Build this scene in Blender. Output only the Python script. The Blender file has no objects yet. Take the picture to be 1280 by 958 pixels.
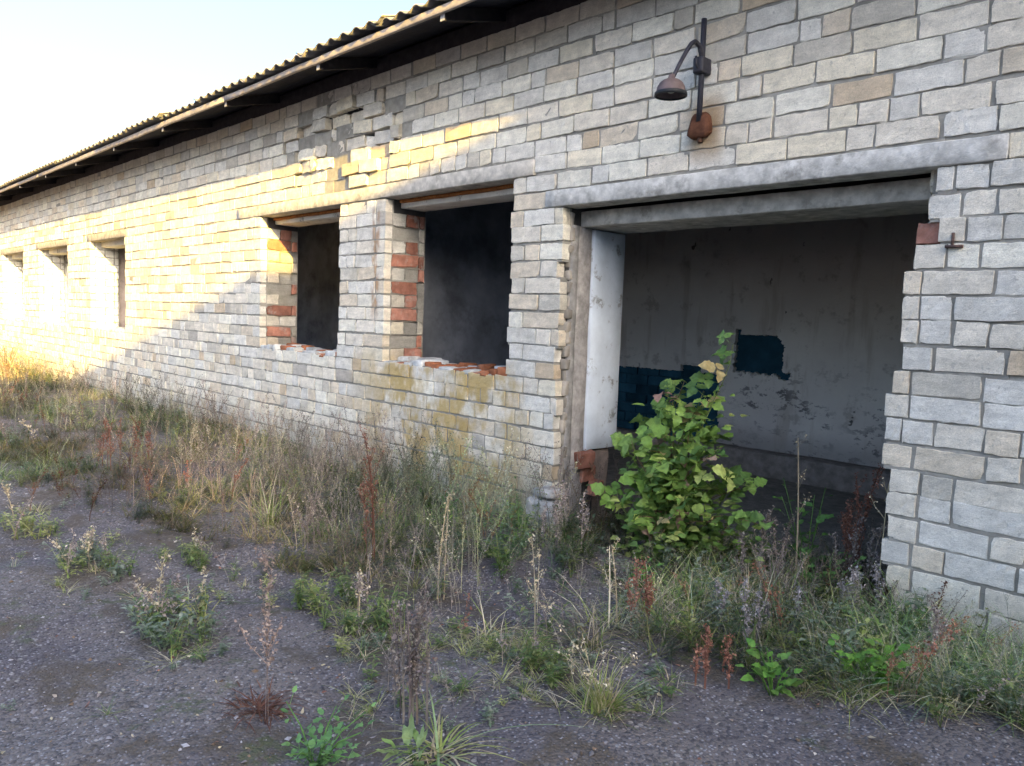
import bpy, math, random
import numpy as np
from mathutils import Matrix, Vector, noise as mnoise
R = math.radians
rng = np.random.default_rng(7)
S = bpy.context.scene
COL = S.collection

# ------------------------------------------------------------------ camera
CAM = np.array([0.0, -3.31, 1.25])
F_PX, CX, CY = 958.0, 636.0, 480.0
def _axes(H=(-305.0, 365.0), xv=250.0, f=958.0):
    h = np.array([H[0]-CX, CY-H[1], -f]); a = xv-CX
    v = np.array([a, -(h[0]*a+f*f)/h[1], -f])
    X = -h/np.linalg.norm(h); Z = -v/np.linalg.norm(v)
    return np.array([X, np.cross(Z, X), Z])
AX = _axes()
cam_d = bpy.data.cameras.new('camera'); cam = bpy.data.objects.new('camera', cam_d); COL.objects.link(cam)
mw = Matrix.Identity(4)
for i in range(3):
    for j in range(3): mw[i][j] = AX[i][j]
    mw[i][3] = CAM[i]
cam.matrix_world = mw
cam_d.sensor_width = 36; cam_d.lens = F_PX/1280*36
cam_d.shift_x = (640-CX)/1280; cam_d.shift_y = (CY-479)/1280
cam_d.clip_start = 0.05; cam_d.clip_end = 2000
S.camera = cam

def project(x, y, z):
    c = AX.T @ (np.array([x, y, z])-CAM)
    if c[2] > -0.05: return None
    return CX+F_PX*c[0]/-c[2], CY-F_PX*c[1]/-c[2], -c[2]

# ------------------------------------------------------------------ light
SUN = np.array([4.12, -1.0, 1.05]); SUN = SUN/np.linalg.norm(SUN)      # towards the sun
world = bpy.data.worlds.new('World'); S.world = world; world.use_nodes = True
nt = world.node_tree; bg = nt.nodes['Background']
sky = nt.nodes.new('ShaderNodeTexSky'); sky.sky_type = 'NISHITA'; sky.sun_disc = False
sky.sun_elevation = math.asin(SUN[2]); sky.sun_rotation = math.atan2(SUN[0], SUN[1])
sky.air_density = 0.8; sky.dust_density = 6.5; sky.ozone_density = 2.3
nt.links.new(sky.outputs[0], bg.inputs[0]); bg.inputs[1].default_value = 0.10
sl = bpy.data.lights.new('sun', 'SUN'); so = bpy.data.objects.new('sun', sl); COL.objects.link(so)
sl.energy = 3.0; sl.angle = R(0.6); sl.color = (1.0, 0.66, 0.13)
so.rotation_euler = Vector(SUN).to_track_quat('Z', 'Y').to_euler()
S.view_settings.view_transform = 'Standard'; S.view_settings.look = 'None'
S.view_settings.exposure = 3.1; S.view_settings.gamma = 1.0
try:
    S.cycles.max_bounces = 10; S.cycles.diffuse_bounces = 8; S.cycles.use_denoising = True
except Exception: pass

# ------------------------------------------------------------------ mesh helpers
class Acc:
    """collects triangles of one object"""
    def __init__(s): s.v = []; s.f = []; s.c = []; s.n = 0
    def add(s, V, F, C):
        V = np.asarray(V, float)
        C = np.asarray(C, float)
        if C.ndim == 1: C = np.tile(C, (len(V), 1))
        s.v.append(V); s.f.append(np.asarray(F, np.int64)+s.n); s.c.append(C[:, :3]); s.n += len(V)
    def mesh(s, name, mat, smooth=True):
        V = np.concatenate(s.v); F = np.concatenate(s.f); C = np.concatenate(s.c)
        return raw_mesh(name, V, F, C, mat, smooth)
    def obj(s, name, mat, parent=None, smooth=True, loc=(0, 0, 0)):
        return link(name, s.mesh(name, mat, smooth), parent, loc)

def raw_mesh(name, V, F, C, mat, smooth=True):
    me = bpy.data.meshes.new(name)
    me.vertices.add(len(V)); me.vertices.foreach_set('co', V.astype(np.float32).ravel())
    me.loops.add(len(F)*3); me.loops.foreach_set('vertex_index', F.astype(np.int32).ravel())
    me.polygons.add(len(F)); me.polygons.foreach_set('loop_start', np.arange(0, len(F)*3, 3, dtype=np.int32))
    at = me.attributes.new('Col', 'FLOAT_COLOR', 'POINT')
    at.data.foreach_set('color', np.concatenate([C, np.ones((len(C), 1))], 1).astype(np.float32).ravel())
    me.update(calc_edges=True); me.validate()
    me.polygons.foreach_set('use_smooth', np.full(len(F), smooth))
    me.materials.append(mat)
    return me

def link(name, me, parent=None, loc=(0, 0, 0)):
    o = bpy.data.objects.new(name, me); COL.objects.link(o); o.location = loc
    if parent: o.parent = parent
    return o
def tag(o, label=None, cat=None, group=None, kind=None):
    if label: o['label'] = label
    if cat: o['category'] = cat
    if group: o['group'] = group
    if kind: o['kind'] = kind
    return o
def thing(name, loc, label, cat, group=None):
    o = bpy.data.objects.new(name, None); COL.objects.link(o); o.location = loc; o.empty_display_size = .1
    return tag(o, label, cat, group)

def quads(Q):
    Q = np.asarray(Q); return np.concatenate([Q[:, [0, 1, 2]], Q[:, [0, 2, 3]]])

def gridbox(x0, x1, y0, y1, z0, z1, seg=.15, jit=.003, seed=0, rnd=.004, most=60):
    """box whose six faces are grids; corners eased, surface slightly uneven"""
    d = np.array([x1-x0, y1-y0, z1-z0]); n = np.clip(np.ceil(d/seg).astype(int), 1, most)+2
    def ticks(a, L, k):
        e = min(rnd*1.3, L*.2)
        return np.concatenate([[a, a+e], a+np.linspace(0, L, k-1)[1:-1] if k > 3 else [], [a+L-e, a+L]])
    T = [ticks(a, L, k) for a, L, k in zip((x0, y0, z0), d, n)]
    N = [len(t) for t in T]
    idx = {}; V = []; Fq = []
    def vid(i, j, k):
        key = (i, j, k)
        if key not in idx:
            idx[key] = len(V)
            p = np.array([T[0][i], T[1][j], T[2][k]])
            ext = [(i in (0, N[0]-1)), (j in (0, N[1]-1)), (k in (0, N[2]-1))]
            if sum(ext) >= 2:
                c = [(x0+x1)/2, (y0+y1)/2, (z0+z1)/2]
                for a in range(3):
                    if ext[a]: p[a] -= math.copysign(min(rnd, d[a]*.2), p[a]-c[a])*.6
            if jit:
                nv = mnoise.noise_vector(Vector(p*6.0)+Vector((seed*3.1, 7, seed)))
                nv2 = mnoise.noise_vector(Vector(p*23.0)+Vector((seed, 1, 5)))
                p = p+np.array(nv)*jit+np.array(nv2)*jit*.6
            V.append(p)
        return idx[key]
    for a in range(3):
        b, c = (a+1) % 3, (a+2) % 3
        for side in (0, N[a]-1):
            for i in range(N[b]-1):
                for j in range(N[c]-1):
                    def mkk(u, w):
                        t = [0, 0, 0]; t[a] = side; t[b] = u; t[c] = w; return vid(*t)
                    q = [mkk(i, j), mkk(i+1, j), mkk(i+1, j+1), mkk(i, j+1)]
                    Fq.append(q if side else q[::-1])
    return np.array(V), quads(Fq)

def plainbox(x0, x1, y0, y1, z0, z1):
    V = np.array([[x, y, z] for x in (x0, x1) for y in (y0, y1) for z in (z0, z1)], float)
    return V, quads([[0, 1, 3, 2], [4, 6, 7, 5], [0, 4, 5, 1], [2, 3, 7, 6], [0, 2, 6, 4], [1, 5, 7, 3]])

def tube(P, rad, n=6, cap=True):
    P = np.asarray(P, float); m = len(P); rad = np.broadcast_to(np.asarray(rad, float), (m,))
    T = np.gradient(P, axis=0); T /= np.linalg.norm(T, axis=1)[:, None]+1e-9
    up = np.array([0, 0, 1.]) if abs(T[0][2]) < .9 else np.array([1., 0, 0])
    V = []
    for i in range(m):
        a = np.cross(T[i], up); a /= np.linalg.norm(a)+1e-9; b = np.cross(T[i], a); up = np.cross(a, T[i])
        th = np.arange(n)*2*np.pi/n
        V.append(P[i]+rad[i]*(np.cos(th)[:, None]*a-np.sin(th)[:, None]*b))
    V = np.concatenate(V); Q = []
    for i in range(m-1):
        for k in range(n):
            Q.append([i*n+k, i*n+(k+1) % n, (i+1)*n+(k+1) % n, (i+1)*n+k])
    F = quads(Q)
    if cap:
        c0 = len(V); V = np.concatenate([V, P[:1], P[-1:]])
        F = np.concatenate([F, [[c0, (k+1) % n, k] for k in range(n)], [[c0+1, (m-1)*n+k, (m-1)*n+(k+1) % n] for k in range(n)]])
    return V, F

def lathe(prof, n=20):
    """profile of (r, z) pairs round the z axis"""
    V = []; Q = []
    for r, z in prof:
        th = np.arange(n)*2*np.pi/n
        V.append(np.stack([r*np.cos(th), r*np.sin(th), np.full(n, z)], 1))
    V = np.concatenate(V)
    for i in range(len(prof)-1):
        for k in range(n): Q.append([i*n+k, i*n+(k+1) % n, (i+1)*n+(k+1) % n, (i+1)*n+k])
    return V, quads(Q)

# ------------------------------------------------------------------ materials
class MT:
    """small node-graph writer"""
    def __init__(s, name):
        s.m = bpy.data.materials.new(name); s.m.use_nodes = True; s.t = s.m.node_tree
        s.b = s.t.nodes['Principled BSDF']; s.pos = s.t.nodes.new('ShaderNodeNewGeometry').outputs['Position']
    def lk(s, a, b): s.t.links.new(a, b)
    def math(s, op, a, b=None, clamp=False):
        n = s.t.nodes.new('ShaderNodeMath'); n.operation = op; n.use_clamp = clamp
        for i, v in enumerate((a, b)):
            if v is None: continue
            if isinstance(v, (int, float)): n.inputs[i].default_value = v
            else: s.lk(v, n.inputs[i])
        return n.outputs[0]
    def noise(s, scale, detail=4, rough=.6, vec=None, stretch=None, w=0):
        n = s.t.nodes.new('ShaderNodeTexNoise'); n.inputs['Scale'].default_value = scale
        n.inputs['Detail'].default_value = detail; n.inputs['Roughness'].default_value = rough
        v = vec or s.pos
        if stretch or w:
            mp = s.t.nodes.new('ShaderNodeMapping'); mp.inputs['Scale'].default_value = stretch or (1, 1, 1)
            mp.inputs['Location'].default_value = (w, w*.7, w*1.3); s.lk(v, mp.inputs[0]); v = mp.outputs[0]
        s.lk(v, n.inputs['Vector']); return n.outputs['Fac']
    def voro(s, scale, feat='F1', vec=None):
        n = s.t.nodes.new('ShaderNodeTexVoronoi'); n.feature = feat; n.inputs['Scale'].default_value = scale
        s.lk(vec or s.pos, n.inputs['Vector']); return n
    def ramp(s, v, a, b, lo=0., hi=1.):
        n = s.t.nodes.new('ShaderNodeMapRange'); n.interpolation_type = 'SMOOTHSTEP'
        n.inputs['From Min'].default_value = a; n.inputs['From Max'].default_value = b
        n.inputs['To Min'].default_value = lo; n.inputs['To Max'].default_value = hi
        s.lk(v, n.inputs['Value']); return n.outputs[0]
    def mix(s, fac, a, b, blend='MIX'):
        n = s.t.nodes.new('ShaderNodeMix'); n.data_type = 'RGBA'; n.blend_type = blend
        for sock, v in ((n.inputs[0], fac), (n.inputs[6], a), (n.inputs[7], b)):
            if isinstance(v, (int, float)): sock.default_value = v
            elif isinstance(v, tuple): sock.default_value = (*v[:3], 1)
            else: s.lk(v, sock)
        return n.outputs[2]
    def col(s):
        n = s.t.nodes.new('ShaderNodeAttribute'); n.attribute_name = 'Col'; return n.outputs['Color']
    def grey(s, v):
        n = s.t.nodes.new('ShaderNodeCombineColor')
        for i in range(3): s.lk(v, n.inputs[i])
        return n.outputs[0]
    def xyz(s):
        n = s.t.nodes.new('ShaderNodeSeparateXYZ'); s.lk(s.pos, n.inputs[0]); return n.outputs
    def bump(s, h, dist, strength=1.0):
        n = s.t.nodes.new('ShaderNodeBump'); n.inputs['Distance'].default_value = dist; n.inputs['Strength'].default_value = strength
        s.lk(h, n.inputs['Height']); s.lk(n.outputs[0], s.b.inputs['Normal'])
    def done(s, c, rough=.9, spec=.2):
        if isinstance(c, tuple): s.b.inputs['Base Color'].default_value = (*c[:3], 1)
        else: s.lk(c, s.b.inputs['Base Color'])
        if isinstance(rough, (int, float)): s.b.inputs['Roughness'].default_value = rough
        else: s.lk(rough, s.b.inputs['Roughness'])
        s.b.inputs['Specular IOR Level'].default_value = spec
        return s.m

def m_brick():
    g = MT('white_brick'); c = g.col(); X, Y, Z = g.xyz()
    n1 = g.noise(13, 6, .7); n2 = g.noise(75, 5, .75); n3 = g.noise(2.2, 3)
    c = g.mix(1.0, c, g.grey(g.ramp(n1, .28, .75, .84, 1.16)), 'MULTIPLY')
    st = g.noise(5, 5, .7, stretch=(1, 1, 5.5), w=8); c = g.mix(1.0, c, g.grey(g.ramp(st, .3, .7, .90, 1.12)), 'MULTIPLY')
    c = g.mix(g.ramp(n2, .56, .74, 0, .55), c, (.27, .25, .23))
    # ochre lichen and rust below the second window
    zone = g.math('MULTIPLY', g.math('MULTIPLY', g.ramp(X, -5.3, -4.5), g.ramp(X, -2.95, -3.5)), g.math('MULTIPLY', g.ramp(Z, 1.02, .85), g.ramp(Z, -.1, .25)))
    och = g.math('MULTIPLY', zone, g.ramp(g.noise(3.2, 4, .65, stretch=(1, 1, .7), w=3), .40, .56))
    c = g.mix(g.math('MULTIPLY', och, .8), c, (.46, .31, .08))
    # pale ochre bloom across the wall
    c = g.mix(g.ramp(n3, .55, .75, 0, .25), c, (.40, .34, .22))
    # rusty run beside the second window and under the lamp box
    run = g.math('MULTIPLY', g.math('MULTIPLY', g.ramp(X, -4.90, -4.86), g.ramp(X, -4.77, -4.81)), g.math('MULTIPLY', g.ramp(Z, 1.15, 1.35), g.ramp(Z, 2.06, 1.98)))
    run = g.math('MULTIPLY', run, g.ramp(g.noise(7, 3, stretch=(1, 1, .5)), .42, .56))
    c = g.mix(g.math('MULTIPLY', run, .7), c, (.35, .17, .06))
    r2 = g.math('MULTIPLY', g.math('MULTIPLY', g.ramp(X, -2.20, -2.12), g.ramp(X, -1.94, -2.03)), g.math('MULTIPLY', g.ramp(Z, 1.98, 2.12), g.ramp(Z, 2.40, 2.28)))
    c = g.mix(g.math('MULTIPLY', r2, .72), c, (.34, .22, .11))
    # dirt at the foot, eave shade painted into the top courses
    c = g.mix(g.math('MULTIPLY', g.ramp(Z, .45, -.1), g.ramp(n1, .3, .6, .2, .6)), c, (.19, .18, .13))
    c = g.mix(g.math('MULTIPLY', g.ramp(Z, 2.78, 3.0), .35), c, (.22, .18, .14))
    n4 = g.noise(230, 4, .8); c = g.mix(1.0, c, g.grey(g.ramp(n4, .32, .68, .86, 1.14)), 'MULTIPLY')
    h = g.math('ADD', g.math('ADD', g.math('MULTIPLY', n1, .3), g.math('MULTIPLY', n2, .6)), g.math('MULTIPLY', n4, .35))
    c = g.mix(g.ramp(g.noise(28, 5, .7, w=5), .60, .68, 0, .5), c, (.33, .31, .28))
    g.bump(h, .007, 1.0); return g.done(c, .92, .15)
def m_simple(name, rough=.9, amt=(.75, 1.15), sc=12, fine=70, bd=.004, spec=.2, stain=None):
    g = MT(name); c = g.col(); n1 = g.noise(sc, 5); n2 = g.noise(fine, 4, .7)
    c = g.mix(1.0, c, g.grey(g.ramp(n1, .25, .8, *amt)), 'MULTIPLY')
    if stain:
        scol, s0, s1, k, ssc = stain
        c = g.mix(g.ramp(g.noise(ssc, 5, .7, w=2), s0, s1, 0, k), c, scol)
    g.bump(g.math('ADD', g.math('MULTIPLY', n1, .5), g.math('MULTIPLY', n2, .5)), bd, .8)
    return g.done(c, rough, spec)
def m_ground():
    g = MT('asphalt'); n1 = g.noise(1.1, 5, .6); n2 = g.noise(14, 5, .7); v = g.voro(95); v2 = g.voro(38)
    c = g.mix(g.ramp(n1, .38, .62), (.135, .118, .125), (.19, .165, .155))
    c = g.mix(g.ramp(n2, .52, .72, 0, .6), c, (.19, .16, .13))
    sv = g.t.nodes.new('ShaderNodeSeparateColor'); g.lk(v.outputs['Color'], sv.inputs[0])
    c = g.mix(g.math('MULTIPLY', g.ramp(sv.outputs[0], .70, .80), g.ramp(v.outputs['Distance'], .5, .3, 0, .9)), c, (.36, .34, .35))
    c = g.mix(g.math('MULTIPLY', g.ramp(sv.outputs[1], .7, .8), .6), c, (.05, .047, .052))
    s2 = g.t.nodes.new('ShaderNodeSeparateColor'); g.lk(v2.outputs['Color'], s2.inputs[0])
    c = g.mix(g.math('MULTIPLY', g.ramp(s2.outputs[0], .88, .92), g.ramp(v2.outputs['Distance'], .38, .25, 0, .8)), c, (.36, .33, .31))
    soil = g.math('MULTIPLY', g.ramp(g.noise(2.3, 6, .65, w=4), .50, .60), g.ramp(n2, .35, .6, .35, .9))
    c = g.mix(soil, c, (.11, .088, .066))
    moss = g.math('MULTIPLY', g.ramp(g.noise(3.1, 6, .7, w=9), .56, .64, 0, .7), g.ramp(g.noise(22, 3), .4, .6))
    c = g.mix(moss, c, (.09, .105, .05))
    ck = g.voro(.8, 'DISTANCE_TO_EDGE', None); g.lk(g.t.nodes.new('ShaderNodeVectorMath').outputs[0], ck.inputs['Vector'])
    vm = ck.inputs['Vector'].links[0].from_node; vm.operation = 'ADD'; g.lk(g.pos, vm.inputs[0])
    nn = g.t.nodes.new('ShaderNodeTexNoise'); nn.inputs['Scale'].default_value = 2.5; nn.inputs['Detail'].default_value = 6; g.lk(g.pos, nn.inputs['Vector'])
    sc_ = g.t.nodes.new('ShaderNodeVectorMath'); sc_.operation = 'SCALE'; sc_.inputs['Scale'].default_value = .55; g.lk(nn.outputs['Color'], sc_.inputs[0]); g.lk(sc_.outputs[0], vm.inputs[1])
    crack = g.math('MULTIPLY', g.ramp(ck.outputs['Distance'], .006, .002), g.ramp(n1, .60, .66, 0, .3))
    c = g.mix(g.math('MULTIPLY', crack, .8), c, (.045, .04, .035))
    h = g.math('ADD', g.math('MULTIPLY', v.outputs['Distance'], -.5), n2)
    h = g.math('SUBTRACT', h, crack)
    g.bump(h, .012, 1.0); return g.done(c, .88, .2)
def m_plaster():
    """whitewashed inner wall, flaking lower down"""
    g = MT('flaking_whitewash'); X, Y, Z = g.xyz(); n1 = g.noise(1.3, 5); n2 = g.noise(9.5, 5, .72, stretch=(1, 1, 1.9)); n3 = g.noise(45, 4, .7)
    c = g.mix(g.ramp(n1, .35, .65), (.80, .78, .74), (.70, .67, .64))
    low = g.ramp(Z, 1.05, .7)
    area = g.ramp(g.noise(1.7, 4, .6, w=6), .42, .62)
    c = g.mix(g.math('MULTIPLY', g.math('MULTIPLY', low, area), g.ramp(n2, .54, .59, 0, .9)), c, (.15, .145, .155))
    c = g.mix(g.math('MULTIPLY', g.ramp(g.noise(4.5, 6, .7, w=11), .56, .66), .45), c, (.30, .27, .24))
    c = g.mix(g.math('MULTIPLY', g.ramp(Z, .42, .2), .5), c, (.20, .19, .19))
    dr = g.noise(7, 4, .6, stretch=(1, 1, .14), w=21); c = g.mix(g.ramp(dr, .54, .68, 0, .35), c, (.36, .31, .25))
    c = g.mix(g.math('MULTIPLY', g.ramp(Z, 1.5, 2.1), .62), c, (.10, .09, .08))  # darker towards the top: soot, plus the room's shade painted into the whitewash
    c = g.mix(g.ramp(g.noise(6.5, 3, .55, w=15), .70, .73, 0, .85), c, (.06, .055, .05))
    g.bump(g.math('ADD', n2, n3), .006, .8); return g.done(c, .95, .1)
def m_leaf(name, rough=.55, trans=.25):
    g = MT(name); c = g.col(); n = g.noise(45, 3)
    c = g.mix(1.0, c, g.grey(g.ramp(n, .3, .7, .8, 1.2)), 'MULTIPLY')
    g.done(c, rough, .3)
    tb = g.t.nodes.new('ShaderNodeBsdfTranslucent'); mx = g.t.nodes.new('ShaderNodeMixShader'); mx.inputs[0].default_value = trans
    g.lk(c, tb.inputs[0]); g.lk(g.b.outputs[0], mx.inputs[1]); g.lk(tb.outputs[0], mx.inputs[2])
    g.lk(mx.outputs[0], g.t.nodes['Material Output'].inputs[0]); return g.m

MB = m_brick()
MRED = m_simple('red_brick', .92, (.6, 1.2), 14, 70, .006, .15, ((.36, .33, .30), .52, .70, .7, 11))
MMORT = m_simple('mortar', .97, (.75, 1.15), 18, 90, .008, .1)
MCONC = m_simple('concrete', .93, (.62, 1.2), 16, 75, .009, .15, ((.17, .155, .13), .52, .70, .65, 6))
MWOOD = m_simple('weathered_wood', .9, (.7, 1.15), 20, 80, .003, .15)
MSHEET = m_simple('fibre_cement', .95, (.7, 1.15), 8, 60, .003, .1, ((.10, .11, .05), .5, .7, .6, 9))
MWASH = m_simple('limewash', .95, (.84, 1.06), 6, 60, .004, .1, ((.22, .21, .20), .56, .66, .8, 7))
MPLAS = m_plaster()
MPLAS2 = m_simple('grimy_plaster', .95, (.55, 1.2), 2.2, 30, .006, .1, ((.06, .06, .065), .46, .68, .5, 2.3))
MDARK = m_simple('dark_paint', .8, (.6, 1.2), 6, 50, .004, .2)
MMETAL = m_simple('painted_iron', .55, (.7, 1.2), 30, 120, .001, .4)
MRUST = m_simple('rust', .95, (.6, 1.3), 25, 110, .003, .1)
MGR = m_ground()
MSTONE = m_simple('stone', .9, (.8, 1.15), 60, 200, .001, .2)
MLEAF = m_leaf('leaf'); MDRY = m_leaf('dry_plant', .9, .12)

# ------------------------------------------------------------------ ground
def gz(x, y):
    """height of the yard surface"""
    x = np.asarray(x, float); y = np.asarray(y, float)
    z = .018*np.sin(x*1.7+1)*np.cos(y*2.1)+.012*np.sin(x*4.1+y*3.3)+.007*np.sin(x*9.7-y*7.9+2)
    z = z+.05*np.exp(-((y+.35)/.5)**2)
    return z*np.where(y > -.05, 0.25, 1)*np.exp(-((np.abs(x)+np.abs(y))/60)**2)-.0
def make_ground():
    xs = np.concatenate([[-400, -200, -90, -50, -34], np.arange(-26, 8.01, .09), [10, 14, 20, 40, 90, 200, 400]])
    ys = np.concatenate([[-400, -200, -90, -40, -20, -12], np.arange(-7, 0.6, .075), [1.2, 3, 5, 7.5, 12, 30, 90, 200, 400]])
    X, Y = np.meshgrid(xs, ys, indexing='ij'); Z = gz(X, Y)
    Z += .006*np.sin(X*31+3*np.sin(Y*17))*np.sin(Y*37+2*np.sin(X*23))*(np.abs(X) < 9)*(Y > -6)
    Z = np.where((Y > .42), Z-.06, Z)
    V = np.stack([X, Y, Z], -1).reshape(-1, 3); n, m = X.shape
    I = np.arange(n*m).reshape(n, m)
    Q = np.stack([I[:-1, :-1], I[1:, :-1], I[1:, 1:], I[:-1, 1:]], -1).reshape(-1, 4)
    tag(link('ground', raw_mesh('ground', V, quads(Q), np.full((len(V), 3), .07), MGR)), 'dark gravelly worn asphalt yard', None, None, 'structure')
make_ground()

# ------------------------------------------------------------------ barn
XL, XR = -24.0, 8.0; TH = .38; ZT = 2.99
ZC = [0.09+.1*k for k in range(-2, 30)]          # course boundaries
WIN = [(-16.95, -15.41), (-14.39, -12.75), (-11.70, -10.28), (-6.67, -5.33), (-4.72, -3.39)]
WZ = (.89, 2.09); DOOR = (-2.97, -1.09); DZ = 1.89
barn = thing('brick_barn', (0, 0, 0), 'long derelict white brick barn with empty window holes, a wide doorway and a corrugated roof', 'building')

# solid core behind the facing bricks: cells of a grid, faces only where solid meets open
def core():
    xs = sorted({XL, XR, DOOR[0]-.012, DOOR[1]+.06, *[w[0]-.012 for w in WIN], *[w[1]+.012 for w in WIN]})
    zs = [-.2, WZ[0]-.02, DZ+.02, WZ[1]+.01, ZT]
    def solid(i, j):
        if i < 0 or j < 0 or i >= len(xs)-1 or j >= len(zs)-1: return False
        cx, cz = (xs[i]+xs[i+1])/2, (zs[j]+zs[j+1])/2
        if DOOR[0] < cx < DOOR[1]+.04 and cz < DZ: return False
        return not any(a < cx < b and WZ[0] < cz < WZ[1] for a, b in WIN)
    A = Acc(); y0, y1 = .075, TH; c = (.09, .085, .08)
    for i in range(len(xs)-1):
        for j in range(len(zs)-1):
            if not solid(i, j): continue
            a, b, p, q = xs[i], xs[i+1], zs[j], zs[j+1]
            fs = [([a, y0, p], [b, y0, p], [b, y0, q], [a, y0, q]), ([a, y1, p], [a, y1, q], [b, y1, q], [b, y1, p])]
            if not solid(i-1, j): fs.append(([a, y0, p], [a, y0, q], [a, y1, q], [a, y1, p]))
            if not solid(i+1, j): fs.append(([b, y0, p], [b, y1, p], [b, y1, q], [b, y0, q]))
            if not solid(i, j-1): fs.append(([a, y0, p], [a, y1, p], [b, y1, p], [b, y0, p]))
            if not solid(i, j+1): fs.append(([a, y0, q], [b, y0, q], [b, y1, q], [a, y1, q]))
            for f in fs: A.add(f, [[0, 1, 2], [0, 2, 3]], c)
    A.obj('wall_core', MMORT, barn, False)
core()

def brick_geo(L, h, depth, seed, fine=True, rough=1.0):
    """rough-faced brick: front at y=0 looking to -y, body to +depth"""
    r = np.random.default_rng(seed)
    e = .0024
    nx = max(2, int(round(L/.03))) if fine else 1
    nz = 3 if fine else 1
    tx = np.concatenate([[0, e], e+np.linspace(0, L-2*e, nx+1)[1:-1], [L-e, L]])
    tz = np.concatenate([[0, e], e+np.linspace(0, h-2*e, nz+1)[1:-1], [h-e, h]])
    X, Z = np.meshgrid(tx, tz, indexing='ij'); n, m = X.shape
    Y = r.normal(0, .0009*rough, X.shape)
    ring = np.zeros_like(X, bool); ring[0] = ring[-1] = True; ring[:, 0] = ring[:, -1] = True
    Y[ring] = .0004+np.abs(r.normal(0, .0016*rough, ring.sum()))
    X = X+r.normal(0, .0013*rough, X.shape); Z = Z+r.normal(0, .0016*rough, Z.shape)
    sh = r.normal(0, .0018*rough, (2, 2)); X = X+sh[0, 0]*(Z/h-.5); Z = Z+sh[1, 0]*(X/L-.5)*2
    for _q in range(int(r.random() < .5*rough)+int(r.random() < .25*rough)):      # a knocked-off corner
        ci, cj = r.choice([0, n-1]), r.choice([0, m-1]); s = r.uniform(.005, .026)*rough
        for di in range(2):
            for dj in range(2):
                i, j = abs(ci-di), abs(cj-dj); k = s*(1-.4*(di+dj))
                X[i, j] += k*.6*(1 if ci == 0 else -1); Z[i, j] += k*.5*(1 if cj == 0 else -1); Y[i, j] += k*.8
    for i in (0, n-1):
        for j in (0, m-1):
            X[i, j] += .002*(1 if i == 0 else -1); Z[i, j] += .0015*(1 if j == 0 else -1)
    V = np.stack([X, Y, Z], -1).reshape(-1, 3); I = np.arange(n*m).reshape(n, m)
    Q = np.stack([I[:-1, :-1], I[1:, :-1], I[1:, 1:], I[:-1, 1:]], -1).reshape(-1, 4).tolist()
    loop = list(I[:, 0])+list(I[-1, 1:])+list(I[-2::-1, -1])+list(I[0, -2:0:-1])
    B = V[loop].copy(); B[:, 1] = depth; k0 = len(V); V = np.concatenate([V, B]); nl = len(loop)
    for i in range(nl):
        j = (i+1) % nl; Q.append([loop[i], k0+i, k0+j, loop[j]])
    return V, quads(Q)

WHITES = np.array([[.76, .71, .64], [.72, .70, .67], [.80, .77, .70], [.72, .64, .54], [.62, .585, .53], [.63, .52, .40], [.50, .47, .44], [.78, .72, .61]])
WPROB = np.array([.27, .25, .15, .10, .08, .03, .03, .09])
def wcol(r=rng):
    return WHITES[r.choice(8, p=WPROB)]*r.uniform(.9, 1.06)*np.array([1.02, 1.0, .94])
H_B = .0895
# shared meshes for the bricks that are objects
def variants(L, n, s0, colf, mat, depth=.062, rough=1.0):
    out = []
    for i in range(n):
        V, F = brick_geo(L, H_B, depth, s0+i, True, rough); out.append(raw_mesh('brick', V, F, np.tile(colf(), (len(V), 1)), mat, False))
    return out
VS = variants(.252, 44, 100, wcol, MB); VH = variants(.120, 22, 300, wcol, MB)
def rcol(): return np.array([.42, .17, .11])*rng.uniform(.6, 1.15)+rng.uniform(0, .06)
VR = variants(.118, 14, 500, rcol, MRED, .06, 1.4)

def damage(x, z):
    return max(0., 1-((x+5.35)/1.0)**2-((z-2.58)/.42)**2)
def door_right(z):
    return float(np.interp(z, [0, .337, .635, 1.07, 1.345, 1.6, 1.71, 1.89], [-1.06, -1.10, -1.125, -1.115, -1.11, -1.10, -1.06, -1.015]))

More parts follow.
